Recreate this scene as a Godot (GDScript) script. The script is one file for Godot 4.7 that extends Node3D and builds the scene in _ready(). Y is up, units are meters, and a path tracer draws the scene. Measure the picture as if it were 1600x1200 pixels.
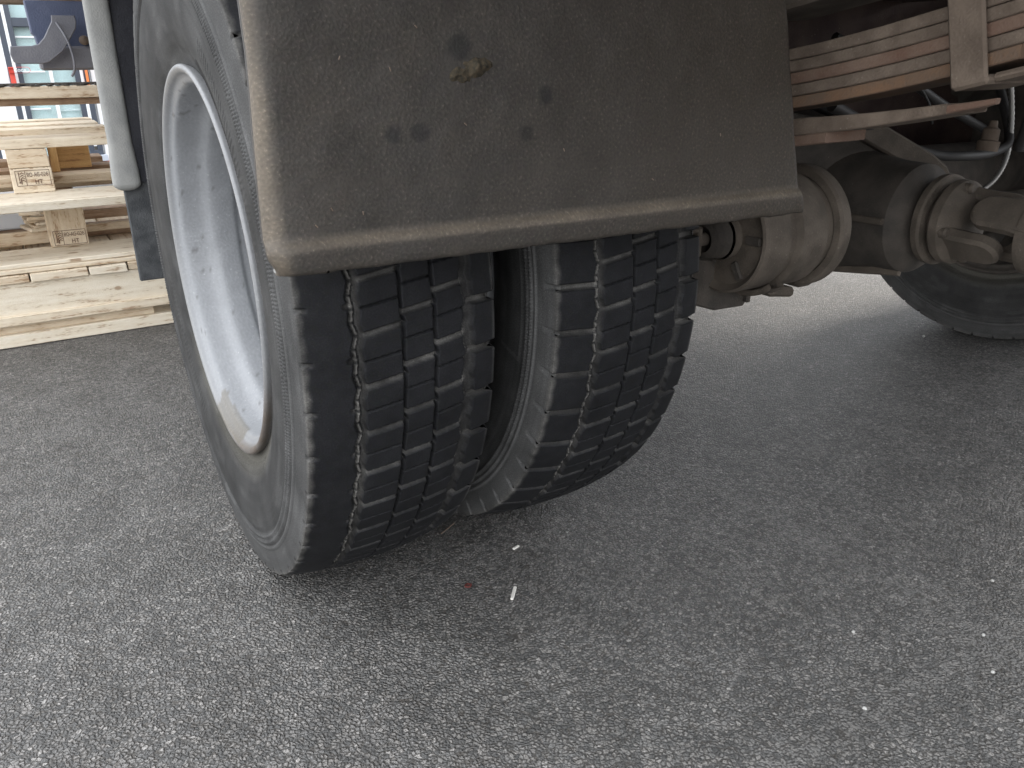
extends Node3D

# World axes are the truck's: x runs inboard along the rear axle, z along the truck, y up. Metres.
var M := {}
var rng := RandomNumberGenerator.new()
var used := {}

# ------------------------------------------------------------------ naming
func numbered(called: String, parent: Node) -> String:
	var key := str(parent.get_instance_id()) + called
	var n: int = used.get(key, 0)
	used[key] = n + 1
	return called if n == 0 else "%s_%03d" % [called, n]

func base(called: String, label: String, category: String, group := "", at := Vector3.ZERO) -> Node3D:
	var o := Node3D.new()
	o.name = numbered(called, self)
	add_child(o, true)
	o.position = at
	o.set_meta("label", label)
	o.set_meta("category", category)
	if group != "": o.set_meta("group", group)
	return o

func put(called: String, mesh: Mesh, m: Material, parent: Node, label := "") -> MeshInstance3D:
	var o := MeshInstance3D.new()
	o.name = numbered(called, parent)
	o.mesh = mesh
	o.material_override = m
	o.cast_shadow = GeometryInstance3D.SHADOW_CASTING_SETTING_ON
	parent.add_child(o, true)
	if label != "": o.set_meta("label", label)
	return o

func tag(o: Node, label: String, category: String, group := "") -> Node:
	o.set_meta("label", label)
	o.set_meta("category", category)
	if group != "": o.set_meta("group", group)
	return o

func holder(called: String, parent: Node) -> Node3D:
	var o := Node3D.new()
	o.name = numbered(called, parent)
	parent.add_child(o, true)
	return o

func struct_(called: String, mesh: Mesh, m: Material) -> MeshInstance3D:
	var o := put(called, mesh, m, self)
	o.set_meta("kind", "structure")
	return o

# ------------------------------------------------------------------ shapes
func start() -> SurfaceTool:
	var st := SurfaceTool.new()
	st.begin(Mesh.PRIMITIVE_TRIANGLES)
	st.set_smooth_group(-1)
	st.set_uv(Vector2.ZERO)
	return st

func done(st: SurfaceTool) -> ArrayMesh:
	st.generate_normals()
	return st.commit()

func tri_out(st: SurfaceTool, a: Vector3, b: Vector3, c: Vector3, mid: Vector3, uvs := []) -> void:
	var ua := Vector2.ZERO
	var ub := Vector2.ZERO
	var uc := Vector2.ZERO
	if uvs.size() == 3:
		ua = uvs[0]; ub = uvs[1]; uc = uvs[2]
	if (b - a).cross(c - a).dot((a + b + c) / 3.0 - mid) > 0.0:
		var t := b; b = c; c = t
		var tu := ub; ub = uc; uc = tu
	st.set_uv(ua); st.add_vertex(a)
	st.set_uv(ub); st.add_vertex(b)
	st.set_uv(uc); st.add_vertex(c)

# chamfered box; uv follows the longest axis (grain)
func add_box(st: SurfaceTool, s: Vector3, c: Vector3, b := Basis.IDENTITY, bev := 0.002, off := Vector2.ZERO, wob := 0.0) -> void:
	var h := s * 0.5
	bev = minf(bev, minf(h.x, minf(h.y, h.z)) * 0.8)
	var P := {}
	var jit := {}
	for sx in [-1, 1]:
		for sy in [-1, 1]:
			for sz in [-1, 1]:
				var j := Vector3.ZERO
				if wob > 0.0: j = Vector3(rng.randf_range(-wob, wob), rng.randf_range(-wob, wob), rng.randf_range(-wob, wob))
				for ax in 3:
					var v := Vector3(sx * h.x, sy * h.y, sz * h.z)
					for k in 3:
						if k != ax: v[k] -= signf(v[k]) * bev
					P[[sx, sy, sz, ax]] = v + j
	var la := 0
	if s.y > s[la]: la = 1
	if s.z > s[la]: la = 2
	var f := func(p: Vector3, n_ax: int) -> Vector2:
		var o := 0.0
		for k in 3:
			if k != la and k != n_ax: o = p[k]
		if n_ax == la: return Vector2(p[(la + 1) % 3], p[(la + 2) % 3]) + off
		return Vector2(p[la], o + 0.03 * n_ax) + off
	var quad := func(p: Array, n_ax: int) -> void:
		var q := []
		var u := []
		for v in p:
			q.append(c + b * v)
			u.append(f.call(v, n_ax))
		tri_out(st, q[0], q[1], q[2], c, [u[0], u[1], u[2]])
		tri_out(st, q[0], q[2], q[3], c, [u[0], u[2], u[3]])
	for ax in 3:
		for s1 in [-1, 1]:
			var k := []
			for d in [[-1, -1], [1, -1], [1, 1], [-1, 1]]:
				var key := [0, 0, 0, ax]
				key[ax] = s1
				key[(ax + 1) % 3] = d[0]
				key[(ax + 2) % 3] = d[1]
				k.append(P[key])
			quad.call(k, ax)
	# edges: along axis e, between faces a1 and a2
	for e in 3:
		var a1 := (e + 1) % 3
		var a2 := (e + 2) % 3
		for s1 in [-1, 1]:
			for s2 in [-1, 1]:
				var k := []
				for d in [[-1, a1], [1, a1], [1, a2], [-1, a2]]:
					var key := [0, 0, 0, d[1]]
					key[e] = d[0]
					key[a1] = s1
					key[a2] = s2
					k.append(P[key])
				quad.call(k, a1)
	for sx in [-1, 1]:
		for sy in [-1, 1]:
			for sz in [-1, 1]:
				tri_out(st, c + b * P[[sx, sy, sz, 0]], c + b * P[[sx, sy, sz, 1]], c + b * P[[sx, sy, sz, 2]], c, [off, off, off])

func box_mesh(s: Vector3, bev := 0.002, wob := 0.0) -> ArrayMesh:
	var st := start()
	add_box(st, s, Vector3.ZERO, Basis.IDENTITY, bev, Vector2(rng.randf() * 3.0, rng.randf() * 3.0), wob)
	return done(st)

# profile points (along, radius) round the local y axis of b
func add_lathe(st: SurfaceTool, prof: Array, at: Vector3, b: Basis, segs := 64, a0 := 0.0, a1 := TAU, sharp := 0.6) -> void:
	var grp := 1
	st.set_smooth_group(grp)
	for i in prof.size() - 1:
		var p: Vector2 = prof[i]
		var q: Vector2 = prof[i + 1]
		if i > 0:
			var d0: Vector2 = (p - prof[i - 1]).normalized()
			if absf(d0.angle_to((q - p).normalized())) > sharp:
				grp = 1 + (grp % 20)
				st.set_smooth_group(grp)
		for k in segs:
			var t0 := a0 + (a1 - a0) * k / segs
			var t1 := a0 + (a1 - a0) * (k + 1) / segs
			var c0 := Vector3(cos(t0), 0, sin(t0))
			var c1 := Vector3(cos(t1), 0, sin(t1))
			var A := at + b * (c0 * p.y + Vector3.UP * p.x)
			var B := at + b * (c1 * p.y + Vector3.UP * p.x)
			var C := at + b * (c1 * q.y + Vector3.UP * q.x)
			var D := at + b * (c0 * q.y + Vector3.UP * q.x)
			if p.y > 1e-5:
				st.add_vertex(A); st.add_vertex(C); st.add_vertex(B)
			if q.y > 1e-5:
				st.add_vertex(A); st.add_vertex(D); st.add_vertex(C)
	st.set_smooth_group(-1)

func lathe_mesh(prof: Array, b: Basis, segs := 64) -> ArrayMesh:
	var st := start()
	add_lathe(st, prof, Vector3.ZERO, b, segs)
	return done(st)

const AX := Basis(Vector3(0, 1, 0), Vector3(1, 0, 0), Vector3(0, 0, 1))      # local y -> world x
const AZ := Basis(Vector3(1, 0, 0), Vector3(0, 0, 1), Vector3(0, 1, 0))      # local y -> world z

func smooth_path(p: Array, n: int) -> Array:
	var out := []
	for i in p.size() - 1:
		var a = p[maxi(i - 1, 0)]
		var b = p[i]
		var c = p[i + 1]
		var d = p[mini(i + 2, p.size() - 1)]
		for k in n:
			out.append(b.cubic_interpolate(c, a, d, float(k) / n))
	out.append(p[p.size() - 1])
	return out

func add_tube(st: SurfaceTool, pts: Array, r: float, sides := 10, ribbed := 0.0) -> void:
	st.set_smooth_group(1)
	var rings := []
	var up := Vector3(0.31, 0.9, 0.2).normalized()
	for i in pts.size():
		var t: Vector3 = (pts[mini(i + 1, pts.size() - 1)] - pts[maxi(i - 1, 0)]).normalized()
		var x := t.cross(up).normalized()
		var y := x.cross(t).normalized()
		var rr := r + (ribbed if i % 2 == 0 else 0.0)
		var ring := []
		for k in sides:
			ring.append(pts[i] + (x * cos(TAU * k / sides) + y * sin(TAU * k / sides)) * rr)
		rings.append(ring)
	for i in rings.size() - 1:
		for k in sides:
			var n := (k + 1) % sides
			var A = rings[i][k]; var B = rings[i][n]; var C = rings[i + 1][n]; var D = rings[i + 1][k]
			st.add_vertex(A); st.add_vertex(C); st.add_vertex(B)
			st.add_vertex(A); st.add_vertex(D); st.add_vertex(C)
	st.set_smooth_group(-1)
	for e in [0, rings.size() - 1]:
		for k in sides:
			var tc: Vector3 = pts[e]
			var inner: Vector3 = pts[1] if e == 0 else pts[pts.size() - 2]
			tri_out(st, tc, rings[e][k], rings[e][(k + 1) % sides], inner)

func tube_mesh(pts: Array, r: float, sides := 10, ribbed := 0.0) -> ArrayMesh:
	var st := start()
	add_tube(st, pts, r, sides, ribbed)
	return done(st)

# polygon in the local xy plane of b, thick along local z, small chamfer
func add_prism(st: SurfaceTool, poly: PackedVector2Array, thick: float, at: Vector3, b := Basis.IDENTITY, bev := 0.0015) -> void:
	if Geometry2D.is_polygon_clockwise(poly): poly.reverse()
	var inner := poly
	var off := Geometry2D.offset_polygon(poly, -bev)
	var ok: bool = off.size() == 1 and off[0].size() == poly.size()
	var mid2 := Vector2.ZERO
	for p in poly: mid2 += p / poly.size()
	if not ok:
		inner = PackedVector2Array()
		for i in poly.size():
			var d0 := (poly[i] - poly[i - 1]).normalized()
			var d1 := (poly[(i + 1) % poly.size()] - poly[i]).normalized()
			var nn := Vector2(-d0.y - d1.y, d0.x + d1.x).normalized()
			inner.append(poly[i] + nn * bev)
	else:
		inner = PackedVector2Array()
		for i in poly.size():
			var d0 := (poly[i] - poly[i - 1]).normalized()
			var d1 := (poly[(i + 1) % poly.size()] - poly[i]).normalized()
			var nn := Vector2(-d0.y - d1.y, d0.x + d1.x).normalized()
			inner.append(poly[i] + nn * bev)
	var tris := Geometry2D.triangulate_polygon(inner)
	var h := thick * 0.5
	for s in [-1.0, 1.0]:
		for i in range(0, tris.size(), 3):
			var v := []
			for k in 3:
				var p := inner[tris[i + k]]
				v.append(at + b * Vector3(p.x, p.y, s * h))
			tri_out(st, v[0], v[1], v[2], v[0] - b * Vector3(0, 0, s))
		for i in poly.size():
			var j := (i + 1) % poly.size()
			var A := at + b * Vector3(inner[i].x, inner[i].y, s * h)
			var B := at + b * Vector3(inner[j].x, inner[j].y, s * h)
			var C := at + b * Vector3(poly[j].x, poly[j].y, s * (h - bev))
			var D := at + b * Vector3(poly[i].x, poly[i].y, s * (h - bev))
			var e := poly[j] - poly[i]
			var inn := (A + C) * 0.5 - b * Vector3(e.y, -e.x, s * e.length())
			tri_out(st, A, B, C, inn)
			tri_out(st, A, C, D, inn)
	for i in poly.size():
		var j := (i + 1) % poly.size()
		var A := at + b * Vector3(poly[i].x, poly[i].y, h - bev)
		var B := at + b * Vector3(poly[j].x, poly[j].y, h - bev)
		var C := at + b * Vector3(poly[j].x, poly[j].y, -h + bev)
		var D := at + b * Vector3(poly[i].x, poly[i].y, -h + bev)
		var e := poly[j] - poly[i]
		var inn := (A + C) * 0.5 - b * Vector3(e.y, -e.x, 0)
		tri_out(st, A, B, C, inn)
		tri_out(st, A, C, D, inn)

func prism_mesh(poly: PackedVector2Array, thick: float, at := Vector3.ZERO, b := Basis.IDENTITY, bev := 0.0015) -> ArrayMesh:
	var st := start()
	add_prism(st, poly, thick, at, b, bev)
	return done(st)

# grid of points -> smooth sheet; rows x cols, colours optional
func grid_mesh(P: PackedVector3Array, cols: int, colors := PackedColorArray(), closed := false) -> ArrayMesh:
	var rows := P.size() / cols
	var N := PackedVector3Array()
	N.resize(P.size())
	for i in rows:
		for j in cols:
			var l := P[i * cols + ((j - 1 + cols) % cols if closed else maxi(j - 1, 0))]
			var r := P[i * cols + ((j + 1) % cols if closed else mini(j + 1, cols - 1))]
			var u := P[maxi(i - 1, 0) * cols + j]
			var d := P[mini(i + 1, rows - 1) * cols + j]
			N[i * cols + j] = (d - u).cross(r - l).normalized()
	var I := PackedInt32Array()
	for i in rows - 1:
		for j in (cols if closed else cols - 1):
			var a := i * cols + j
			var b := i * cols + (j + 1) % cols
			var c := a + cols
			var e := b + cols
			I.append_array([a, b, e, a, e, c])
	var arr := []
	arr.resize(Mesh.ARRAY_MAX)
	arr[Mesh.ARRAY_VERTEX] = P
	arr[Mesh.ARRAY_NORMAL] = N
	if colors.size() == P.size(): arr[Mesh.ARRAY_COLOR] = colors
	arr[Mesh.ARRAY_INDEX] = I
	var m := ArrayMesh.new()
	m.add_surface_from_arrays(Mesh.PRIMITIVE_TRIANGLES, arr)
	return m

# ------------------------------------------------------------------ textures and materials
func noise(seed_: int, freq: float, type := FastNoiseLite.TYPE_SIMPLEX_SMOOTH, oct := 1) -> FastNoiseLite:
	var n := FastNoiseLite.new()
	n.seed = seed_
	n.frequency = freq
	n.noise_type = type
	n.fractal_octaves = oct
	n.fractal_type = FastNoiseLite.FRACTAL_FBM if oct > 1 else FastNoiseLite.FRACTAL_NONE
	return n

func bytes_of(n: FastNoiseLite, w: int, h: int) -> PackedByteArray:
	var im := n.get_seamless_image(w, h, false, false, 0.08, true)
	im.convert(Image.FORMAT_L8)
	return im.get_data()

func tex(im: Image) -> ImageTexture:
	im.generate_mipmaps()
	return ImageTexture.create_from_image(im)

func mat(c: Color, rough := 0.7, metal := 0.0) -> StandardMaterial3D:
	var m := StandardMaterial3D.new()
	m.albedo_color = c.linear_to_srgb()
	m.roughness = rough
	m.metallic = metal
	return m

# mottled dust: two base colours mixed by noise, as a triplanar texture
func mottled(a: Color, b: Color, freq: float, seed_: int, rough := 0.8, scale := 2.0, speck := 0.0, speck_c := Color(0.3, 0.27, 0.22), bump := 0.05, bias := 0.0) -> StandardMaterial3D:
	var S := 512
	var n1 := bytes_of(noise(seed_, freq, FastNoiseLite.TYPE_SIMPLEX_SMOOTH, 5), S, S)
	var n2 := bytes_of(noise(seed_ + 7, 0.18, FastNoiseLite.TYPE_SIMPLEX_SMOOTH, 2), S, S)
	var out := PackedByteArray()
	out.resize(S * S * 3)
	var hm := PackedByteArray()
	hm.resize(S * S)
	for i in S * S:
		var t := clampf((n1[i] / 255.0 - 0.5) * 1.7 + 0.5 + (n2[i] / 255.0 - 0.5) * 0.5 + bias, 0, 1)
		var c := a.lerp(b, t)
		hm[i] = n2[i]
		if speck > 0.0 and n2[i] > 255.0 * (1.0 - speck):
			c = c.lerp(speck_c, 0.75)
		c = c.linear_to_srgb()
		out[i * 3] = int(c.r * 255)
		out[i * 3 + 1] = int(c.g * 255)
		out[i * 3 + 2] = int(c.b * 255)
	var m := StandardMaterial3D.new()
	m.albedo_texture = tex(Image.create_from_data(S, S, false, Image.FORMAT_RGB8, out))
	m.roughness = rough
	m.uv1_triplanar = true
	m.uv1_world_triplanar = true
	m.uv1_scale = Vector3.ONE * scale
	if bump > 0.0:
		m.heightmap_enabled = true
		m.heightmap_texture = tex(Image.create_from_data(S, S, false, Image.FORMAT_L8, hm))
		m.heightmap_scale = bump
	return m

func asphalt() -> StandardMaterial3D:
	var S := 2048
	var cv := noise(11, 0.125, FastNoiseLite.TYPE_CELLULAR)
	cv.cellular_return_type = FastNoiseLite.RETURN_CELL_VALUE
	var ce := noise(11, 0.125, FastNoiseLite.TYPE_CELLULAR)
	ce.cellular_return_type = FastNoiseLite.RETURN_DISTANCE2_SUB
	for n in [cv, ce]:
		n.domain_warp_enabled = true
		n.domain_warp_amplitude = 14.0
		n.domain_warp_frequency = 0.02
		n.cellular_jitter = 1.0
	var V := bytes_of(cv, S, S)
	var E := bytes_of(ce, S, S)
	var F := bytes_of(noise(5, 0.23, FastNoiseLite.TYPE_SIMPLEX_SMOOTH, 3), S, S)
	var L := bytes_of(noise(6, 0.006, FastNoiseLite.TYPE_SIMPLEX_SMOOTH, 4), S, S)
	var B := bytes_of(noise(8, 0.035, FastNoiseLite.TYPE_SIMPLEX_SMOOTH, 2), S, S)
	var out := PackedByteArray()
	out.resize(S * S * 3)
	var hm := PackedByteArray()
	hm.resize(S * S)
	for i in S * S:
		var v := V[i] / 255.0
		var e := E[i] / 255.0
		var f := F[i] / 255.0
		var gap := clampf(0.5 + (B[i] / 255.0 - 0.5) * 2.2, 0.0, 1.0)
		var stone := clampf((e - 0.16 * gap) * 5.0, 0.0, 1.0)
		var tone := 0.105 + 0.085 * v + (0.07 * (v - 0.9) * 10.0 if v > 0.9 else 0.0) - (0.035 if v < 0.2 else 0.0)
		var a := lerpf(0.078, tone * 1.32, stone) * (0.06 + 1.7 * f) * (0.74 + 0.44 * L[i] / 255.0)
		a = 1.055 * pow(a, 0.41667) - 0.055
		var warm := 0.012 * (v - 0.4)
		out[i * 3] = clampi(int((a + warm + 0.008) * 255), 0, 255)
		out[i * 3 + 1] = clampi(int(a * 255), 0, 255)
		out[i * 3 + 2] = clampi(int((a - warm - 0.012) * 255), 0, 255)
		hm[i] = clampi(int((stone * (0.40 + 0.35 * v) + 0.34 * f) * 230), 0, 255)
	var m := StandardMaterial3D.new()
	m.albedo_texture = tex(Image.create_from_data(S, S, false, Image.FORMAT_RGB8, out))
	m.heightmap_enabled = true
	m.heightmap_texture = tex(Image.create_from_data(S, S, false, Image.FORMAT_L8, hm))
	m.heightmap_scale = 0.42
	m.roughness = 0.6
	m.uv1_scale = Vector3(1.0, 1.0, 1.0)
	return m

func wood(a: Color, b: Color, seed_: int) -> StandardMaterial3D:
	var W := 1024
	var H := 512
	var g := noise(seed_, 0.05, FastNoiseLite.TYPE_SIMPLEX_SMOOTH, 3).get_seamless_image(64, H, false, false, 0.1, true)
	g.convert(Image.FORMAT_L8)
	g.resize(W, H, Image.INTERPOLATE_CUBIC)
	var G := g.get_data()
	var g2 := noise(seed_ + 3, 0.35, FastNoiseLite.TYPE_SIMPLEX_SMOOTH, 2).get_seamless_image(128, H, false, false, 0.1, true)
	g2.convert(Image.FORMAT_L8)
	g2.resize(W, H, Image.INTERPOLATE_CUBIC)
	var G2 := g2.get_data()
	var L := bytes_of(noise(seed_ + 5, 0.012, FastNoiseLite.TYPE_SIMPLEX_SMOOTH, 3), W, H)
	var R := bytes_of(noise(seed_ + 6, 0.25, FastNoiseLite.TYPE_SIMPLEX_SMOOTH, 2), W, H)
	var out := PackedByteArray()
	out.resize(W * H * 3)
	var hm := PackedByteArray()
	hm.resize(W * H)
	var knots := []
	var kr := RandomNumberGenerator.new()
	kr.seed = seed_
	for i in 5: knots.append(Vector3(kr.randf() * W, kr.randf() * H, kr.randf_range(7, 14)))
	for y in H:
		for x in W:
			var i := y * W + x
			var t := clampf(0.5 + (G[i] / 255.0 - 0.5) * 1.1 + (G2[i] / 255.0 - 0.5) * 0.7 + (L[i] / 255.0 - 0.5) * 0.7, 0, 1)
			out[i * 3] = int(t * 255)
			hm[i] = int(clampf(0.5 + (G2[i] / 255.0 - 0.5) * 0.8 + (R[i] / 255.0 - 0.5) * 0.7, 0, 1) * 255)
	for k in knots:
		for dy in range(-30, 31):
			for dx in range(-44, 45):
				var d := Vector2(dx / 1.5, dy).length()
				if d < k.z * 1.7:
					var i := ((int(k.y) + dy + H) % H) * W + (int(k.x) + dx + W) % W
					out[i * 3] = int(out[i * 3] * smoothstep(k.z * 0.6, k.z * 1.7, d))
	for i in W * H:
		var t := out[i * 3] / 255.0
		var c := b.lerp(a, t)
		if t < 0.18: c = c.lerp(Color(0.24, 0.12, 0.05), (0.18 - t) * 3.6)
		c = c.linear_to_srgb()
		out[i * 3] = int(c.r * 255)
		out[i * 3 + 1] = int(c.g * 255)
		out[i * 3 + 2] = int(c.b * 255)
	var m := StandardMaterial3D.new()
	m.albedo_texture = tex(Image.create_from_data(W, H, false, Image.FORMAT_RGB8, out))
	m.roughness = 0.75
	m.heightmap_enabled = true
	m.heightmap_texture = tex(Image.create_from_data(W, H, false, Image.FORMAT_L8, hm))
	m.heightmap_scale = 0.08
	m.uv1_scale = Vector3(1.3, 2.6, 1.0)
	return m

func vcol(rough: float, bump := 0.03, metal := 0.0, seed_ := 3, scale := 6.0, amp := 0.55, speck := 196) -> StandardMaterial3D:
	var S := 512
	var m := StandardMaterial3D.new()
	m.vertex_color_use_as_albedo = true
	m.roughness = rough
	m.metallic = metal
	var n := bytes_of(noise(seed_, 0.12, FastNoiseLite.TYPE_SIMPLEX_SMOOTH, 4), S, S)
	var out := PackedByteArray()
	out.resize(S * S * 3)
	for i in S * S:
		var t := clampi(int(180 + (n[i] - 128) * amp + (75 if n[i] > speck else 0)), 0, 255)
		out[i * 3] = t; out[i * 3 + 1] = t; out[i * 3 + 2] = t
	m.albedo_texture = tex(Image.create_from_data(S, S, false, Image.FORMAT_RGB8, out))
	m.heightmap_enabled = true
	m.heightmap_texture = tex(Image.create_from_data(S, S, false, Image.FORMAT_L8, n))
	m.heightmap_scale = bump
	m.uv1_triplanar = true
	m.uv1_scale = Vector3.ONE * scale
	return m

func materials() -> void:
	M.asphalt = asphalt()
	M.wood = [wood(Color(0.75, 0.655, 0.51), Color(0.62, 0.51, 0.37), 21), wood(Color(0.69, 0.585, 0.44), Color(0.55, 0.425, 0.29), 22), wood(Color(0.77, 0.69, 0.56), Color(0.67, 0.575, 0.435), 23)]
	M.wood_dark = wood(Color(0.42, 0.29, 0.19), Color(0.24, 0.15, 0.09), 24)  # darker brown wood, mostly for pieces further back in the stack
	M.wood_orange = wood(Color(0.66, 0.42, 0.18), Color(0.52, 0.30, 0.12), 25)
	M.tyre = vcol(0.72, 0.02, 0.0, 3, 7.0, 0.3, 215)
	M.tyre.metallic_specular = 0.35
	M.guard = vcol(0.62, 0.03, 0.0, 4, 4.5, 0.26, 204)
	M.rim = vcol(0.38, 0.035, 0.0, 5, 3.0, 0.09, 228)
	M.dust_metal = mottled(Color(0.072, 0.058, 0.045), Color(0.130, 0.106, 0.083), 0.012, 31, 0.85, 3.0, 0.10)
	M.dark_metal = mottled(Color(0.042, 0.036, 0.030), Color(0.088, 0.074, 0.061), 0.012, 32, 0.8, 3.0, 0.06)
	M.leaf_dust = mottled(Color(0.120, 0.090, 0.067), Color(0.185, 0.142, 0.108), 0.015, 33, 0.85, 3.0, 0.10)
	M.leaf_rust = mottled(Color(0.150, 0.088, 0.062), Color(0.195, 0.135, 0.10), 0.01, 34, 0.9, 3.0, 0.10, Color(0.35, 0.2, 0.1))
	M.leaf_orange = mottled(Color(0.125, 0.094, 0.071), Color(0.195, 0.112, 0.064), 0.008, 35, 0.9, 3.0, 0.08, Color(0.4, 0.25, 0.12))
	M.frame = mottled(Color(0.035, 0.019, 0.016), Color(0.065, 0.042, 0.034), 0.01, 36, 0.85, 2.0, 0.08)
	M.rubber = mottled(Color(0.045, 0.047, 0.05), Color(0.085, 0.088, 0.09), 0.02, 37, 0.8, 3.0, 0.07, Color(0.25, 0.25, 0.25))
	M.hose = mat(Color(0.03, 0.028, 0.027), 0.6)
	M.cable = mat(Color(0.32, 0.31, 0.29), 0.45, 0.6)
	M.bed = mottled(Color(0.12, 0.085, 0.06), Color(0.2, 0.15, 0.11), 0.01, 38, 0.9, 1.5, 0.05)
	M.blue_metal = mottled(Color(0.06, 0.075, 0.13), Color(0.085, 0.1, 0.16), 0.01, 39, 0.6, 2.0, 0.04)
	M.grey_metal = mottled(Color(0.13, 0.13, 0.15), Color(0.17, 0.17, 0.185), 0.01, 40, 0.6, 2.0, 0.04)
	M.trim = mottled(Color(0.26, 0.26, 0.25), Color(0.34, 0.335, 0.315), 0.012, 41, 0.85, 3.0, 0.05, Color(0.5, 0.5, 0.45))
	M.white_wall = mottled(Color(0.78, 0.79, 0.8), Color(0.84, 0.84, 0.83), 0.01, 42, 0.8, 0.6, 0.0, Color.WHITE, 0.02)
	M.window_frame = mat(Color(0.055, 0.065, 0.085), 0.45)
	M.white_frame = mat(Color(0.8, 0.82, 0.82), 0.5)
	M.red = mat(Color(0.62, 0.07, 0.045), 0.5)
	M.orange = mat(Color(0.7, 0.2, 0.05), 0.5)
	M.blind = mat(Color(0.74, 0.83, 0.83), 0.7)
	M.grey_sill = mat(Color(0.42, 0.45, 0.5), 0.6)
	M.ink = mat(Color(0.10, 0.045, 0.03), 0.9)
	M.white = mat(Color(0.8, 0.82, 0.84), 0.7)
	M.bone = mat(Color(0.75, 0.72, 0.66), 0.6)
	M.pebble = mottled(Color(0.42, 0.41, 0.38), Color(0.6, 0.59, 0.56), 0.02, 44, 0.7, 20.0)
	M.clod = mottled(Color(0.018, 0.018, 0.012), Color(0.085, 0.062, 0.036), 0.03, 45, 0.9, 12.0)
	var g := StandardMaterial3D.new()
	g.transparency = BaseMaterial3D.TRANSPARENCY_ALPHA
	g.albedo_color = Color(0.75, 0.9, 0.9, 0.15)
	g.roughness = 0.04
	M.glass = g

# ------------------------------------------------------------------ tyre
const PITCHES := 50
const NA := 46
const NT := 164
const TW := 0.193

func tri_wave(a: float) -> float:
	var t := fposmod(a, 1.0)
	return 4.0 * absf(t - 0.5) - 1.0

func near(a: float, b: float) -> float:
	var d := fposmod(a - b + 0.5, 1.0) - 0.5
	return absf(d)

# depth (m) and dust of the tread at w across (0..1) and phase a (0..1 in one pitch)
func tread(w: float, a: float, worn: bool) -> Vector2:
	var d := 0.0
	var dust := 0.0
	var g1 := 0.252 + 0.007 * tri_wave(a * 2.0) + 0.005 * tri_wave(a)
	var g4 := 0.835 + 0.009 * tri_wave(a + 0.3) + 0.004 * tri_wave(a * 3.0)
	var l2 := 0.478 + 0.006 * smoothstep(0.10, 0.0, near(a, 0.85)) + 0.002 * tri_wave(a)
	var l3 := 0.645 + 0.006 * smoothstep(0.10, 0.0, near(a, 0.57)) + 0.002 * tri_wave(a + 0.4)
	var x := absf(w - g1)
	var k := smoothstep(0.029, 0.021, x)
	if k > 0.0:
		d = maxf(d, k * 0.0072)
		dust = maxf(dust, k * (0.62 if w > g1 else 0.4))
		var r := smoothstep(0.0095, 0.0050, absf(w - g1 + 0.007))
		var dash := smoothstep(0.42, 0.34, near(a * 4.0, 0.5))
		if r > 0.0:
			d -= r * (0.0028 + 0.0014 * dash)
			dust = lerpf(dust, 2.2, r * dash)
		if w < g1 - 0.017: dust = minf(dust, 0.12)
		elif absf(w - g1 - 0.004) < 0.004: dust = minf(dust, 0.1)
	x = absf(w - l2)
	k = smoothstep(0.0085, 0.0045, x)
	d = maxf(d, k * 0.0062)
	dust = maxf(dust, 0.05 * k)
	x = absf(w - l3)
	k = smoothstep(0.0085, 0.0045, x)
	d = maxf(d, k * 0.0062)
	dust = maxf(dust, 0.05 * k)
	x = absf(w - g4)
	k = smoothstep(0.034, 0.025, x)
	if k > 0.0:
		d = maxf(d, k * 0.0058)
		var left := smoothstep(0.007, 0.003, absf(w - g4 + 0.020))
		var dash4 := smoothstep(0.42, 0.34, near(a * 5.0, 0.5))
		dust = maxf(dust, k * (0.42 if w > g4 - 0.008 else 0.15))
		dust = maxf(dust, left * dash4 * 1.8)
	# slanted slots of the three inner ribs and the sipes half way between
	var slot := -1.0
	if w > g1 and w < l2: slot = 0.0 - 0.55 * (w - 0.27)
	elif w >= l2 and w < l3: slot = 0.68 - 0.55 * (w - 0.478)
	elif w >= l3 and w < g4: slot = 0.38 - 0.55 * (w - 0.645)
	if slot > -0.9:
		var y := near(a, slot)
		k = smoothstep(0.068, 0.042, y)
		d = maxf(d, k * 0.0042)
		dust = maxf(dust, k * 0.75)
		y = near(a, slot + 0.5)
		k = smoothstep(0.020, 0.008, y)
		d = maxf(d, k * 0.0030)
		if k > 0.3 and dust < 0.2: dust = -0.25
	# shoulder slots
	if w >= g4:
		var y := near(a, 0.705 - 0.12 * (w - 0.835))
		k = smoothstep(0.085, 0.060, y)
		d = maxf(d, k * 0.0085)
		dust = maxf(dust, k * 1.1)
	if w <= g1:
		var y := near(a, 0.42 + 0.10 * w)
		var open := 1.0
		if worn: open = maxf(smoothstep(0.055, 0.0, w), smoothstep(g1 - 0.055, g1 - 0.03, w) * 0.7)
		k = smoothstep(0.075, 0.05, y) * open
		if worn: k = smoothstep(0.06, 0.03, y) * open
		d = maxf(d, k * 0.0075)
		dust = maxf(dust, k * 1.0)
	return Vector2(d, dust)

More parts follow.
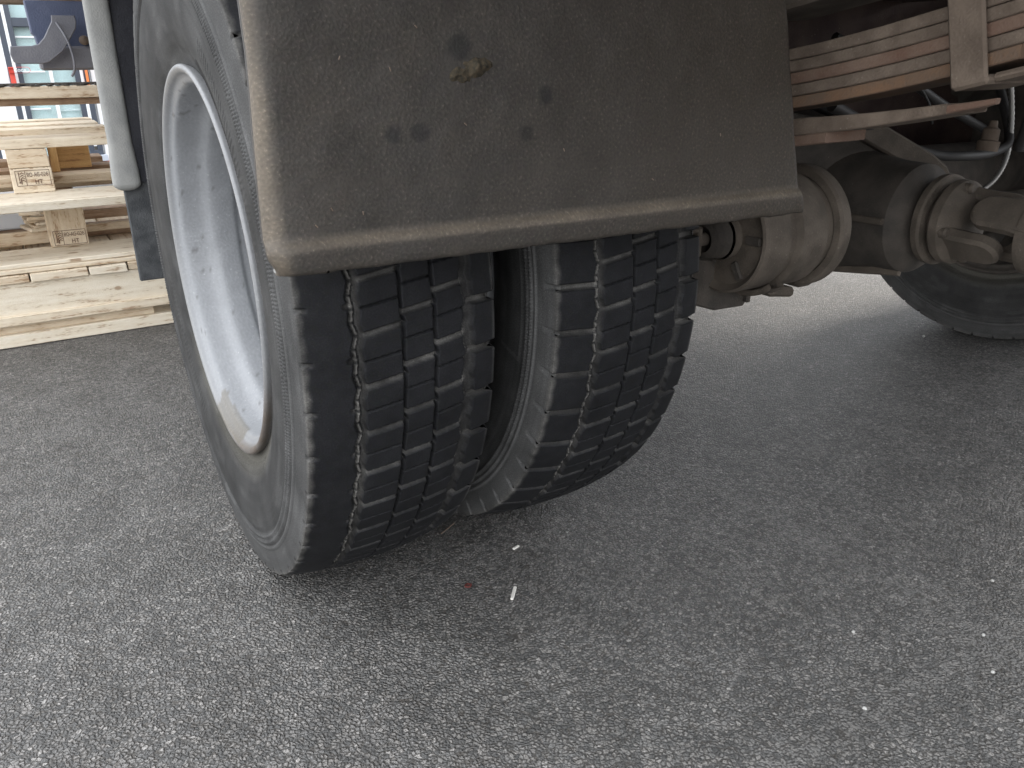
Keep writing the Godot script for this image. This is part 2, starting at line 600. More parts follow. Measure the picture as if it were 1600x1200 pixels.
func tyre_mesh(phase: float, worn: bool, plate: bool, seed_: int, tone: float) -> ArrayMesh:
	# cross-section, (x, r)
	var side := [Vector2(-0.0815, 0.231), Vector2(-0.0835, 0.2405), Vector2(-0.0870, 0.252), Vector2(-0.0945, 0.270), Vector2(-0.0990, 0.295), Vector2(-0.1005, 0.320), Vector2(-0.1000, 0.345), Vector2(-0.0985, 0.366), Vector2(-0.0970, 0.3825)]
	var coarse: Array = smooth_path(side, 3)
	var fine_side := []
	for i in side.size() - 1:
		var cut: int = [3, 4, 4, 4, 5, 12, 14, 5][i]
		for k in cut:
			fine_side.append(side[i].cubic_interpolate(side[i + 1], side[maxi(i - 1, 0)], side[mini(i + 2, side.size() - 1)], float(k) / cut))
	fine_side.append(side[side.size() - 1])
	side = fine_side
	var prof: Array = side.duplicate()
	var ns := prof.size()
	for i in NT:
		var t := -1.0 + 2.0 * i / (NT - 1)
		prof.append(Vector2(t * TW * 0.5, 0.3995 - 0.011 * pow(absf(t), 2.6)))
	for i in coarse.size():
		var p: Vector2 = coarse[coarse.size() - 1 - i]
		prof.append(Vector2(-p.x, p.y))
	var nj := prof.size()
	var nrm := []
	for j in nj:
		var d: Vector2 = (prof[mini(j + 1, nj - 1)] - prof[maxi(j - 1, 0)]).normalized()
		nrm.append(Vector2(-d.y, d.x))
	# one pitch of the pattern
	var H := PackedFloat32Array()
	var D := PackedFloat32Array()
	H.resize(NA * nj)
	D.resize(NA * nj)
	for i in NA:
		var a := float(i) / NA
		for j in nj:
			var h := 0.0
			var du := 1.0
			if j >= ns and j < ns + NT:
				var w := float(j - ns) / (NT - 1)
				var r := tread(w, a, worn)
				h = -r.x
				du = r.y
				if w < 0.035: du = maxf(du, smoothstep(0.035, 0.0, w + 0.006 * tri_wave(a * 2.0 + 0.3)) * 0.95)
				if w > 0.985: du = maxf(du, 0.35)
			else:
				var r: float = prof[j].y
				for rc in [0.3475, 0.3405]:
					var b := smoothstep(0.0036, 0.0014, absf(r - rc))
					h += b * (0.0030 if (i / 2) % 2 == 0 else 0.0021)
				h += 0.0016 * smoothstep(0.0030, 0.0010, absf(r - 0.3545))
				h += 0.0012 * smoothstep(0.003, 0.001, absf(r - 0.262))
				var sl := near(a, 0.42 if j < ns else 0.705)
				if r > 0.366 and (not worn or j > ns): h -= 0.004 * smoothstep(0.085, 0.05, sl) * smoothstep(0.366, 0.380, r)
				du = 1.0
			H[i * nj + j] = h
			D[i * nj + j] = du
	var nv := PITCHES * NA
	var P := PackedVector3Array()
	var N := PackedVector3Array()
	var C := PackedColorArray()
	P.resize((nv) * nj)
	N.resize((nv) * nj)
	C.resize((nv) * nj)
	var fine := noise(seed_, 55.0, FastNoiseLite.TYPE_SIMPLEX_SMOOTH, 2)
	var big := noise(seed_ + 1, 9.0, FastNoiseLite.TYPE_SIMPLEX_SMOOTH, 3)
	var da := TAU / nv
	for i in nv:
		var th := (i + phase * NA) * da
		var ct := cos(th)
		var sn := sin(th)
		var ii := i % NA
		var pu := (ii - 1 + NA) % NA
		var pd := (ii + 1) % NA
		for j in nj:
			var p: Vector2 = prof[j]
			var n: Vector2 = nrm[j]
			var h := H[ii * nj + j]
			var sidewall := j < ns or j >= ns + NT
			if sidewall:
				# raised lettering-like marks and the plate outline of the sidewall
				if p.y > 0.250 and p.y < 0.264:
					var q := fposmod(th * 3.0, TAU)
					if q > 1.2 and q < 4.4: h += 0.0017 * float(((i * 7 + j * 13 + (i / 3) * 5) % 5) < 2)
				if p.y > 0.283 and p.y < 0.309:
					var q := fposmod(th * 2.0 + 0.9, TAU)
					if q > 2.0 and q < 3.6: h += 0.0009 * float(((i / 4) * 3 + (j / 2) * 5) % 7 < 3)
				if plate and j < ns and th > 1.05 and th < 1.80:
					if absf(p.y - 0.330) < 0.002 or absf(p.y - 0.285) < 0.0015: h += 0.0013
					if th > 1.785 and p.y > 0.285 and p.y < 0.33: h += 0.0013
			var x := p.x + n.x * h
			var r := p.y + n.y * h
			var v := Vector3(x, r * ct, r * sn)
			# slope of the relief
			var jl := maxi(j - 1, 0)
			var jr := mini(j + 1, nj - 1)
			var ds: float = maxf((prof[jr] - prof[jl]).length(), 1e-4)
			var gx := clampf((H[ii * nj + jr] - H[ii * nj + jl]) / ds, -2.5, 2.5)
			var ga := (H[pd * nj + ii * 0 + j] - H[pu * nj + j]) / (2.0 * da * p.y)
			var t2 := Vector2(n.y, -n.x)
			var nn := Vector2(n.x - t2.x * gx, n.y - t2.y * gx)
			var nv3 := Vector3(nn.x, nn.y * ct, nn.y * sn) - Vector3(0, -sn, ct) * ga
			if v.y < -0.3928: v.y = -0.3928
			P[i * nj + j] = v
			N[i * nj + j] = nv3.normalized()
			var f := fine.get_noise_3dv(v)
			var b := big.get_noise_3dv(v)
			var du := D[ii * nj + j]
			var c: Color
			if sidewall:
				var s := tone * (1.0 + 0.5 * b + 0.06 * f)
				s *= 1.0 + 0.22 * fine.get_noise_2d(p.y * 3.0, 7.0 + 0.012 * th) + 0.25 * big.get_noise_3d(v.x * 2.0, v.y * 2.5, v.z * 2.5)
				s += tone * 0.45 * smoothstep(0.349, 0.356, p.y)
				if h > 0.0008: s *= 1.45
				elif p.y < 0.262: s *= 1.15
				s += 0.035 * smoothstep(0.28, 0.5, fine.get_noise_2d(th * 0.05, p.y * 0.6)) 
				c = Color(s, s * 0.985, s * 0.96)
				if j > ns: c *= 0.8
				c = c.lerp(Color(0.23, 0.215, 0.18), smoothstep(0.275, 0.25, p.y) * smoothstep(-0.25, -0.5, v.y / 0.4) * 0.8)
			else:
				var top := Color(0.0265, 0.0268, 0.0295) * (1.0 + 0.35 * b + 0.3 * f)
				var dirt := Color(0.205, 0.196, 0.182) * (1.0 + 0.5 * f + 0.3 * b)
				if du < 0.0: c = top * 0.4
				else: c = top.lerp(dirt, clampf(du * (0.9 + 0.6 * b), 0.0, 1.9))
			c.a = 1.0
			C[i * nj + j] = c
	var I := PackedInt32Array()
	I.resize(nv * (nj - 1) * 6)
	var k := 0
	for i in nv:
		var i2 := (i + 1) % nv
		for j in nj - 1:
			var a := i * nj + j
			var b := i2 * nj + j
			I[k] = a; I[k + 1] = a + 1; I[k + 2] = b + 1
			I[k + 3] = a; I[k + 4] = b + 1; I[k + 5] = b
			k += 6
	var arr := []
	arr.resize(Mesh.ARRAY_MAX)
	arr[Mesh.ARRAY_VERTEX] = P
	arr[Mesh.ARRAY_NORMAL] = N
	arr[Mesh.ARRAY_COLOR] = C
	arr[Mesh.ARRAY_INDEX] = I
	var m := ArrayMesh.new()
	m.add_surface_from_arrays(Mesh.PRIMITIVE_TRIANGLES, arr)
	return m

func rim_mesh() -> ArrayMesh:
	# (x from the outer flange plane, r) seen from inside the dish
	var prof := [Vector2(0.018, 0.2335), Vector2(0.012, 0.2362), Vector2(0.004, 0.2385), Vector2(0.001, 0.2375), Vector2(0.0, 0.2355), Vector2(0.0006, 0.2325), Vector2(0.003, 0.2295), Vector2(0.007, 0.2270), Vector2(0.0095, 0.2240), Vector2(0.012, 0.2195),
		Vector2(0.017, 0.2165), Vector2(0.030, 0.2140), Vector2(0.040, 0.2110), Vector2(0.046, 0.2060), Vector2(0.051, 0.2010), Vector2(0.060, 0.1985), Vector2(0.078, 0.1980), Vector2(0.084, 0.1995), Vector2(0.088, 0.2035), Vector2(0.094, 0.2050), Vector2(0.118, 0.2045), Vector2(0.128, 0.200), Vector2(0.135, 0.19), Vector2(0.139, 0.17), Vector2(0.141, 0.12), Vector2(0.142, 0.0)]
	var pr := smooth_path(prof, 3)
	var segs := 220
	var P := PackedVector3Array()
	var C := PackedColorArray()
	var n := noise(77, 14.0, FastNoiseLite.TYPE_SIMPLEX_SMOOTH, 3)
	var n2 := noise(78, 60.0, FastNoiseLite.TYPE_SIMPLEX_SMOOTH, 2)
	for p in pr:
		for k in segs:
			var t := TAU * k / segs
			var v := Vector3(p.x, cos(t) * p.y, sin(t) * p.y)
			var a := n.get_noise_3dv(v)
			var f := n2.get_noise_3dv(v)
			var s := 0.60 + 0.05 * a + 0.012 * f
			var c := Color(s * 0.97, s * 0.99, s * 1.02)
			if f > 0.62: c = c.lerp(Color(0.2, 0.19, 0.18), 0.6)
			var lip := smoothstep(0.014, 0.006, p.x) * smoothstep(0.224, 0.231, p.y)
			var low := smoothstep(-0.02, -0.16, v.y) * smoothstep(-0.2, 0.12, v.z)
			c = c.lerp(Color(0.26, 0.20, 0.15) * (1.0 + 0.4 * a), lip * low * clampf(1.0 + 0.6 * a, 0, 1))
			c = c.lerp(Color(0.54, 0.54, 0.54), lip * (1.0 - low) * 0.7)
			# patch where the paint has come off, low down
			if v.y < -0.19 and v.y > -0.232 and v.z > -0.09 + 0.02 * a and v.z < 0.03 and p.x < 0.018 + 0.004 * a: c = c.lerp(Color(0.30, 0.27, 0.22), 0.75)
			c.a = 1.0
			# slightly dented dish
			if p.x > 0.014 and p.x < 0.12: v += Vector3(0, -cos(t), -sin(t)) * (0.0007 * n.get_noise_3dv(v * 1.7))
			P.append(v)
			C.append(c)
	return grid_mesh(P, segs, C, true)

# ------------------------------------------------------------------ the truck
func mudguard(truck: Node3D) -> void:
	# side profile of the outer face, from the near bottom edge over the wheel to the far bottom edge: (z, y)
	var prof := []
	var near_lip := [Vector2(0.4605, 0.4850), Vector2(0.4640, 0.4838), Vector2(0.4668, 0.4850), Vector2(0.4682, 0.4885), Vector2(0.4683, 0.4950), Vector2(0.4680, 0.5010), Vector2(0.4668, 0.5050), Vector2(0.4642, 0.5078), Vector2(0.4620, 0.5105), Vector2(0.4612, 0.5170)]
	prof.append_array(smooth_path(near_lip, 2))
	var over := [Vector2(0.4612, 0.5170), Vector2(0.458, 0.56), Vector2(0.454, 0.62), Vector2(0.448, 0.69), Vector2(0.428, 0.77), Vector2(0.37, 0.835), Vector2(0.25, 0.862), Vector2(0.0, 0.868), Vector2(-0.25, 0.862), Vector2(-0.37, 0.835), Vector2(-0.428, 0.77), Vector2(-0.448, 0.69), Vector2(-0.454, 0.62), Vector2(-0.460, 0.45)]
	var fine := smooth_path(over, 26)
	fine.remove_at(0)
	prof.append_array(fine)
	var nr := noise(90, 16.0, FastNoiseLite.TYPE_SIMPLEX_SMOOTH, 4)
	var nf := noise(91, 130.0, FastNoiseLite.TYPE_SIMPLEX_SMOOTH, 2)
	var P := PackedVector3Array()
	var C := PackedColorArray()
	var xs := []
	for d in [[-0.0372, -0.018], [-0.0378, -0.0145], [-0.0378, -0.011], [-0.0370, -0.0078], [-0.0350, -0.0055], [-0.0318, -0.0025], [-0.0275, -0.0008], [-0.0225, 0.0], [-0.016, 0.0]]: xs.append(Vector2(d[0], d[1]))
	for i in 132: xs.append(Vector2(-0.010 + 0.531 * i / 131.0, 0.0))
	xs.append(Vector2(0.5225, -0.0015))
	xs.append(Vector2(0.5230, -0.004))
	var spots := [Vector3(0.205, 0.604, 0.0075), Vector3(0.089, 0.580, 0.0075), Vector3(0.068, 0.579, 0.0065), Vector3(0.185, 0.575, 0.006), Vector3(0.128, 0.641, 0.010)]
	for i in prof.size():
		var p: Vector2 = prof[i]
		var d: Vector2 = (prof[mini(i + 1, prof.size() - 1)] - prof[maxi(i - 1, 0)]).normalized()
		var n := Vector2(d.y, -d.x)
		if p.x > 0.0 and p.y < 0.6: n = Vector2(1, 0)
		var taper := clampf((p.y - 0.484) / 0.2, 0.0, 1.4) * (1.0 if p.x > 0.0 else 0.0)
		var corner := smoothstep(0.506, 0.484, p.y) * (1.0 if p.x > 0.0 else 0.0)
		for k in xs.size():
			var q: Vector2 = xs[k]
			var x := q.x
			if x > 0.3: x -= 0.040 * taper * (x - 0.3) / 0.222
			if x < 0.05 and p.x > 0.0: x += 0.007 * clampf((p.y - 0.50) / 0.14, 0.0, 1.0) * (0.05 - x) / 0.09
			if x < 0.0: x += 0.006 * corner * corner
			var off := q.y * (0.0 if p.x < 0.0 else 1.0)
			var z := p.x + n.x * off
			var y := p.y + n.y * off
			# the sheet droops a little to the right, and its lower edge is uneven
			if p.x > 0.0 and p.y < 0.56:
				y -= 0.006 * clampf(x / 0.52, 0, 1) * smoothstep(0.56, 0.50, p.y)
				y += 0.0012 * nr.get_noise_2d(x * 2.0, 3.0) * corner
			z += 0.0025 * nr.get_noise_2d(x * 0.5, y * 0.5)
			var v := Vector3(x, y, z)
			P.append(v)
			var a := nr.get_noise_3dv(v)
			var f := nf.get_noise_3dv(v)
			var c := Color(0.112, 0.098, 0.087).lerp(Color(0.080, 0.072, 0.066), clampf(0.5 + 0.9 * a, 0, 1))
			c *= 1.0 + 0.10 * f
			c = c.lerp(Color(0.115, 0.092, 0.070), 0.55 * smoothstep(0.15, 0.5, x + 0.12 * a))  # muddier brown towards the right, lifted to offset the fall in light there
			# dust lies on the rolled edge and on the ledge above the lip
			var dust := smoothstep(-0.020, -0.031, x) * 0.9
			if p.x > 0.0 and p.y < 0.53: dust = maxf(dust, smoothstep(0.5145, 0.506, p.y) * smoothstep(0.5000, 0.504, p.y) * 0.7)
			c = c.lerp(Color(0.29, 0.245, 0.20) * (1.0 + 0.2 * a), clampf(dust * (1.0 + 0.5 * a), 0, 1))
			if p.x > 0.0:
				for s in spots:
					var dd := Vector2(x - s.x, y - s.y).length() + 0.0025 * a
					c = c.lerp(Color(0.032, 0.031, 0.030), 0.75 * smoothstep(s.z * 1.15, s.z * 0.8, dd))
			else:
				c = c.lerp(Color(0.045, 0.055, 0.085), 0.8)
			c.b *= 0.88
			c.g *= 0.965
			c.a = 1.0
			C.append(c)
	# give the sheet its thickness: an inner copy joined at the rim of the grid
	var cols := xs.size()
	var rows := prof.size()
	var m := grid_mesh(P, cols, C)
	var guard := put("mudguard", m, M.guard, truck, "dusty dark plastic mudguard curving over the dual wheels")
	var pn := []
	for i in rows:
		var d: Vector2 = (prof[mini(i + 1, rows - 1)] - prof[maxi(i - 1, 0)]).normalized()
		pn.append(Vector2(d.y, -d.x))
	var inner := PackedVector3Array()
	var ic := PackedColorArray()
	for i in P.size():
		inner.append(P[i] - Vector3(0.0, pn[i / cols].y, pn[i / cols].x) * 0.0035)
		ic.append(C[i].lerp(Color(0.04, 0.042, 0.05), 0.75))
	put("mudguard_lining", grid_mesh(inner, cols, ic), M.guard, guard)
	var st := start()
	var edge := []
	for k in cols: edge.append(k)
	for r in range(1, rows): edge.append(r * cols + cols - 1)
	for k in range(cols - 2, -1, -1): edge.append((rows - 1) * cols + k)
	for r in range(rows - 2, -1, -1): edge.append(r * cols)
	for e in edge.size() - 1:
		var a: int = edge[e]
		var b: int = edge[e + 1]
		st.add_vertex(P[a]); st.add_vertex(P[b]); st.add_vertex(inner[b])
		st.add_vertex(P[a]); st.add_vertex(inner[b]); st.add_vertex(inner[a])
	put("mudguard_rim", done(st), M.trim, guard)
	# thick pale bead along the outer edge on the far half
	var bead_pts := []
	for i in fine.size():
		var p: Vector2 = fine[i]
		if p.x < -0.05: bead_pts.append(p)
	for k in 10: bead_pts.append(Vector2(-0.4602 - 0.00005 * k, 0.4485 - 0.0013 * k))
	var BP := PackedVector3Array()
	for i in bead_pts.size():
		var p: Vector2 = bead_pts[i]
		var d: Vector2 = (bead_pts[mini(i + 1, bead_pts.size() - 1)] - bead_pts[maxi(i - 1, 0)]).normalized()
		var n := Vector2(d.y, -d.x)
		var left := float(bead_pts.size() - 1 - i)
		var sc := 1.0
		if left < 10: sc = sqrt(maxf(0.002, 1.0 - pow((10 - left) / 10.0, 2.0)))
		var fat := 1.0 + 0.18 * smoothstep(0.52, 0.46, p.y)
		for k in 20:
			var t := TAU * k / 20.0
			var ex := 0.0185 * fat * sc * signf(cos(t)) * pow(absf(cos(t)), 0.6)
			var en := 0.012 * sc * signf(sin(t)) * pow(absf(sin(t)), 0.7)
			BP.append(Vector3(-0.0255 + ex, p.y + n.y * en, p.x + n.x * en + 0.001))
	put("edge_bead", grid_mesh(BP, 20, PackedColorArray(), true), M.trim, guard)
	# rubber flap hung behind the wheels
	var st2 := start()
	add_box(st2, Vector3(0.56, 0.26, 0.008), Vector3(0.248, 0.412, -0.468), Basis.IDENTITY, 0.002)
	var fl := put("mud_flap", done(st2), M.rubber, truck, "black rubber mud flap hanging behind the wheels")
	for x in [0.0, 0.12, 0.30, 0.48]:
		put("bolt", lathe_mesh([Vector2(0, 0.008), Vector2(0.004, 0.008), Vector2(0.006, 0.005), Vector2(0.006, 0)], AZ, 10), M.dark_metal, fl).position = Vector3(x, 0.52, -0.464)

func wheel(parent: Node3D, called: String, tm: ArrayMesh, rm: ArrayMesh, x: float, turn: bool) -> void:
	var w := holder(called, parent)
	w.position = Vector3(x, 0.3935, 0)
	var t := put("tyre", tm, M.tyre, w)
	var r := put("rim", rm, M.rim if x < 1.0 else M.dark_metal, w)
	r.position = Vector3(-0.0934, 0, 0)
	if turn:
		t.rotation.y = PI
		r.position.x = 0.0934
		r.rotation.y = PI

func spring(truck: Node3D) -> void:
	var sp := holder("leaf_spring", truck)
	var top := func(z: float) -> float: return 0.6145 + 0.217 * z * z
	var leaf := func(y0: float, y1: float, z0: float, z1: float, x0: float, wid: float, tip: float, droop := 0.0) -> ArrayMesh:
		var st := start()
		var n := 26
		st.set_smooth_group(-1)
		var ring := []
		for i in n + 1:
			var z := lerpf(z0, z1, float(i) / n)
			var a: float = top.call(z)
			var tw := 1.0 - tip * smoothstep(0.85 if droop == 0.0 else -0.25, 1.0, float(i) / n)
			var x1 := x0 + (wid * 0.5 * (1.0 - tw) if droop == 0.0 else 0.0)
			var x2 := x1 + wid * tw
			var b := 0.0012
			var dr := droop * maxf(z - 0.36, 0.0)
			a -= dr * 0.3
			dr *= 0.7
			ring.append([Vector3(x1, a + y0 + b, z), Vector3(x1, a + y1 - b - dr, z), Vector3(x1 + b, a + y1 - dr, z), Vector3(x2 - b, a + y1 - dr, z), Vector3(x2, a + y1 - b - dr, z), Vector3(x2, a + y0 + b, z), Vector3(x2 - b, a + y0, z), Vector3(x1 + b, a + y0, z)])
		for i in n:
			var c: Vector3 = (ring[i][0] + ring[i + 1][4]) * 0.5
			for k in 8:
				var l := (k + 1) % 8
				tri_out(st, ring[i][k], ring[i][l], ring[i + 1][l], c)
				tri_out(st, ring[i][k], ring[i + 1][l], ring[i + 1][k], c)
		for e in [0, n]:
			var c: Vector3 = ring[n / 2][0]
			for k in range(1, 7): tri_out(st, ring[e][0], ring[e][k], ring[e][k + 1], c)
		return done(st)
	var mats := [M.leaf_dust, M.leaf_dust, M.leaf_rust, M.leaf_dust, M.leaf_orange]
	for i in 5:
		var y1 := -0.0135 * i
		var end: float = [0.98, 0.95, 0.88, 0.78, 0.606][i]
		put("spring_leaf", leaf.call(y1 - 0.0128, y1, -end + 0.02, end, 0.62 + 0.0008 * (i % 2), 0.07, 0.0), mats[i], sp)
	put("spring_leaf", leaf.call(-0.0985, -0.0785, -0.56, 0.545, 0.6195, 0.07, 0.0, 0.075), M.leaf_dust, sp, "thick lower helper leaf with a gap above it")
	put("spring_leaf_tip", leaf.call(-0.0975, -0.0790, 0.545, 0.592, 0.6198, 0.0694, 0.88, 0.08), M.leaf_rust, sp, "rusty tip of the helper leaf")
	put("spring_leaf", leaf.call(-0.1110, -0.0990, -0.40, 0.405, 0.6195, 0.07, 0.0), M.leaf_rust, sp)
	# clip round the pack
	var a: float = top.call(0.556)
	var tilt := Basis(Vector3.RIGHT, -0.236)
	var st := start()
	add_box(st, Vector3(0.006, 0.100, 0.036), Vector3(0.6140, a - 0.030, 0.556), tilt, 0.0025)
	add_box(st, Vector3(0.006, 0.100, 0.036), Vector3(0.6965, a - 0.030, 0.556), tilt, 0.0025)
	add_box(st, Vector3(0.0885, 0.009, 0.036), Vector3(0.6552, a - 0.0755, 0.568), tilt, 0.0030)
	add_box(st, Vector3(0.0885, 0.009, 0.036), Vector3(0.6552, a + 0.0165, 0.546), tilt, 0.0030)
	put("spring_clip", done(st), M.leaf_dust, sp)
	var st3 := start()
	add_box(st3, Vector3(0.085, 0.008, 0.06), Vector3(0.664, a - 0.064, 0.612), tilt, 0.003)
	put("clip_plate", done(st3), M.leaf_dust, sp)
	# u bolts and pad at the axle
	var pad := start()
	add_box(pad, Vector3(0.10, 0.045, 0.16), Vector3(0.655, 0.484, 0), Basis.IDENTITY, 0.004)
	put("spring_pad", done(pad), M.dark_metal, sp)
	for z in [-0.07, 0.07]:
		for x in [0.608, 0.702]:
			put("u_bolt", tube_mesh([Vector3(x, 0.30, z), Vector3(x, 0.64, z)], 0.008, 10), M.dark_metal, sp)

func running_gear(truck: Node3D) -> void:
	# axle housing
	var st := start()
	add_lathe(st, [Vector2(0.10, 0.0), Vector2(0.10, 0.055), Vector2(0.46, 0.055), Vector2(0.50, 0.062), Vector2(0.84, 0.066), Vector2(0.94, 0.110), Vector2(1.02, 0.142), Vector2(1.086, 0.148), Vector2(1.15, 0.142), Vector2(1.23, 0.110), Vector2(1.33, 0.066), Vector2(1.67, 0.062), Vector2(1.72, 0.055), Vector2(2.07, 0.055), Vector2(2.07, 0)], Vector3(0, 0.395, 0), AX, 48)
	put("axle_housing", done(st), M.dark_metal, truck)
	st = start()
	# pinion housing, tapering towards the flange
	add_lathe(st, [Vector2(0.0, 0.118), Vector2(0.10, 0.112), Vector2(0.17, 0.096), Vector2(0.215, 0.088), Vector2(0.262, 0.086), Vector2(0.272, 0.078), Vector2(0.285, 0.05), Vector2(0.300, 0.045)], Vector3(1.042, 0.388, 0), AZ, 48)
	var pin := put("pinion_housing", done(st), M.dark_metal, truck)
	for d in [PI - 0.05, PI + 1.3, 0.1]:
		var rb := start()
		var dirv := Vector3(cos(d), sin(d), 0)
		var bb := Basis(dirv, Vector3(-dirv.y, dirv.x, 0), Vector3(0, 0, 1))
		add_prism(rb, PackedVector2Array([Vector2(0.07, 0.02), Vector2(0.128, 0.02), Vector2(0.093, 0.262), Vector2(0.07, 0.262)]), 0.010, Vector3(1.042, 0.388, 0), Basis(bb.x, bb.z, -bb.y), 0.002)
		put("rib", done(rb), M.dust_metal, pin)
	# drive shaft with its universal joint
	var ds := holder("driveshaft", truck)
	var o := Vector3(1.042, 0.393, 0.0)
	var f1 := put("pinion_flange", lathe_mesh([Vector2(0.294, 0.0), Vector2(0.294, 0.066), Vector2(0.297, 0.0695), Vector2(0.306, 0.0695), Vector2(0.309, 0.066), Vector2(0.309, 0.048), Vector2(0.320, 0.045), Vector2(0.320, 0)], AZ, 56), M.dust_metal, ds)
	f1.position = o
	st = start()
	add_lathe(st, [Vector2(0.318, 0.0), Vector2(0.318, 0.061), Vector2(0.322, 0.064), Vector2(0.334, 0.063), Vector2(0.340, 0.057), Vector2(0.345, 0.040), Vector2(0.348, 0.0)], o, AZ, 48)
	var ear := PackedVector2Array([Vector2(-0.032, 0.325), Vector2(-0.027, 0.355), Vector2(-0.0255, 0.385)])
	for k in 13: ear.append(Vector2(0, 0.392) + Vector2(-cos(PI * k / 12.0), sin(PI * k / 12.0)) * 0.0255)
	ear.append_array([Vector2(0.0255, 0.385), Vector2(0.027, 0.355), Vector2(0.032, 0.325)])
	var caps := []
	for s in [0, 1]:
		var ang: float = deg_to_rad(222) + PI * s
		var rad := Vector3(cos(ang), sin(ang), 0)
		var tan := Vector3(-sin(ang), cos(ang), 0)
		add_prism(st, ear.duplicate(), 0.022, o + rad * 0.040, Basis(tan, Vector3(0, 0, 1), rad), 0.005)
		caps.append([rad, M.dust_metal])
	var y1 := put("flange_yoke", done(st), M.dust_metal, ds)
	st = start()
	var ear2 := PackedVector2Array()
	for p in ear: ear2.append(Vector2(p.x, 0.784 - p.y))
	for s in [0, 1]:
		var ang: float = deg_to_rad(140) + PI * s
		var rad := Vector3(cos(ang), sin(ang), 0)
		var tan := Vector3(-sin(ang), cos(ang), 0)
		add_prism(st, ear2.duplicate(), 0.022, o + rad * 0.040, Basis(tan, Vector3(0, 0, 1), rad), 0.005)
		caps.append([rad, M.dust_metal])
	add_lathe(st, [Vector2(0.436, 0.0), Vector2(0.437, 0.040), Vector2(0.444, 0.056), Vector2(0.456, 0.058), Vector2(0.480, 0.050), Vector2(0.50, 0.045)], o, AZ, 48)
	put("shaft_yoke", done(st), M.dust_metal, ds)
	put("shaft_tube", lathe_mesh([Vector2(0.49, 0.043), Vector2(2.3, 0.043)], AZ, 40), M.dark_metal, ds).position = o
	var cr := start()
	for c in caps:
		var rad: Vector3 = c[0]
		add_tube(cr, [o + Vector3(0, 0, 0.392), o + Vector3(0, 0, 0.392) + rad * 0.045], 0.0125, 20)
	put("joint_cross", done(cr), M.dark_metal, ds)
	for c in caps:
		var rad: Vector3 = c[0]
		var cap := start()
		add_tube(cap, [o + Vector3(0, 0, 0.392) + rad * 0.045, o + Vector3(0, 0, 0.392) + rad * 0.0500], 0.0165, 24)
		put("bearing_cap", done(cap), M.dark_metal, ds)
	for k in 4:
		var a := TAU * k / 4.0 + 0.15
		var bolt := put("bolt", lathe_mesh([Vector2(0, 0.0085), Vector2(0.011, 0.0085), Vector2(0.014, 0.006), Vector2(0.014, 0)], AZ, 6), M.dust_metal, ds)
		bolt.position = o + Vector3(cos(a) * 0.054, sin(a) * 0.054, 0.334)
	# spring brake chamber, axis along the axle
	var bc := Vector3(0, 0.411, 0.271)
	var ch := put("brake_chamber", lathe_mesh([Vector2(0.600, 0.030), Vector2(0.612, 0.030), Vector2(0.612, 0.064), Vector2(0.604, 0.072), Vector2(0.606, 0.0755), Vector2(0.640, 0.0755), Vector2(0.652, 0.0755), Vector2(0.657, 0.0700), Vector2(0.669, 0.0695), Vector2(0.673, 0.0775), Vector2(0.718, 0.0780), Vector2(0.723, 0.0705), Vector2(0.735, 0.0700), Vector2(0.757, 0.073), Vector2(0.763, 0.06), Vector2(0.775, 0.03), Vector2(0.78, 0)], AX, 64), M.dust_metal, truck, "dusty cylindrical brake chamber beside the inner wheel")
	ch.position = bc
	put("clamp_ring", lathe_mesh([Vector2(0.736, 0.072), Vector2(0.737, 0.0815), Vector2(0.741, 0.0845), Vector2(0.755, 0.0845), Vector2(0.760, 0.081), Vector2(0.762, 0.072)], AX, 64), M.dust_metal, ch)
	put("boot", lathe_mesh([Vector2(0.570, 0.017), Vector2(0.574, 0.026), Vector2(0.580, 0.019), Vector2(0.585, 0.027), Vector2(0.591, 0.020), Vector2(0.597, 0.028), Vector2(0.603, 0.02)], AX, 28), M.dark_metal, ch)
	put("push_rod", tube_mesh([Vector3(0.49, 0, 0), Vector3(0.575, 0, 0)], 0.0085, 14), M.dust_metal, ch)
	st = start()
	add_box(st, Vector3(0.055, 0.007, 0.026), Vector3(0.525, 0.016, 0), Basis.IDENTITY, 0.002)
	add_box(st, Vector3(0.055, 0.007, 0.026), Vector3(0.525, -0.016, 0), Basis.IDENTITY, 0.002)
	add_box(st, Vector3(0.008, 0.039, 0.026), Vector3(0.555, 0.0, 0), Basis.IDENTITY, 0.002)
	put("clevis", done(st), M.dust_metal, ch)
	for k in 6:
		var a := TAU * k / 6.0 + 0.5
		var st4 := start()
		add_box(st4, Vector3(0.006, 0.026, 0.012), Vector3(0.611, cos(a) * 0.05, sin(a) * 0.05), Basis(Vector3.RIGHT, a), 0.002)
		put("face_rib", done(st4), M.dark_metal, ch)
	# strap and lugs below the chamber
	st = start()
	add_lathe(st, [Vector2(0.648, 0.078), Vector2(0.648, 0.086), Vector2(0.672, 0.086), Vector2(0.672, 0.078)], Vector3.ZERO, AX, 20, deg_to_rad(140), deg_to_rad(230))
	add_box(st, Vector3(0.05, 0.014, 0.07), Vector3(0.695, -0.082, 0.0), Basis(Vector3.FORWARD, 0.15), 0.004)
	add_box(st, Vector3(0.03, 0.018, 0.05), Vector3(0.765, -0.080, -0.01), Basis.IDENTITY, 0.004)
	put("chamber_strap", done(st), M.dust_metal, ch)
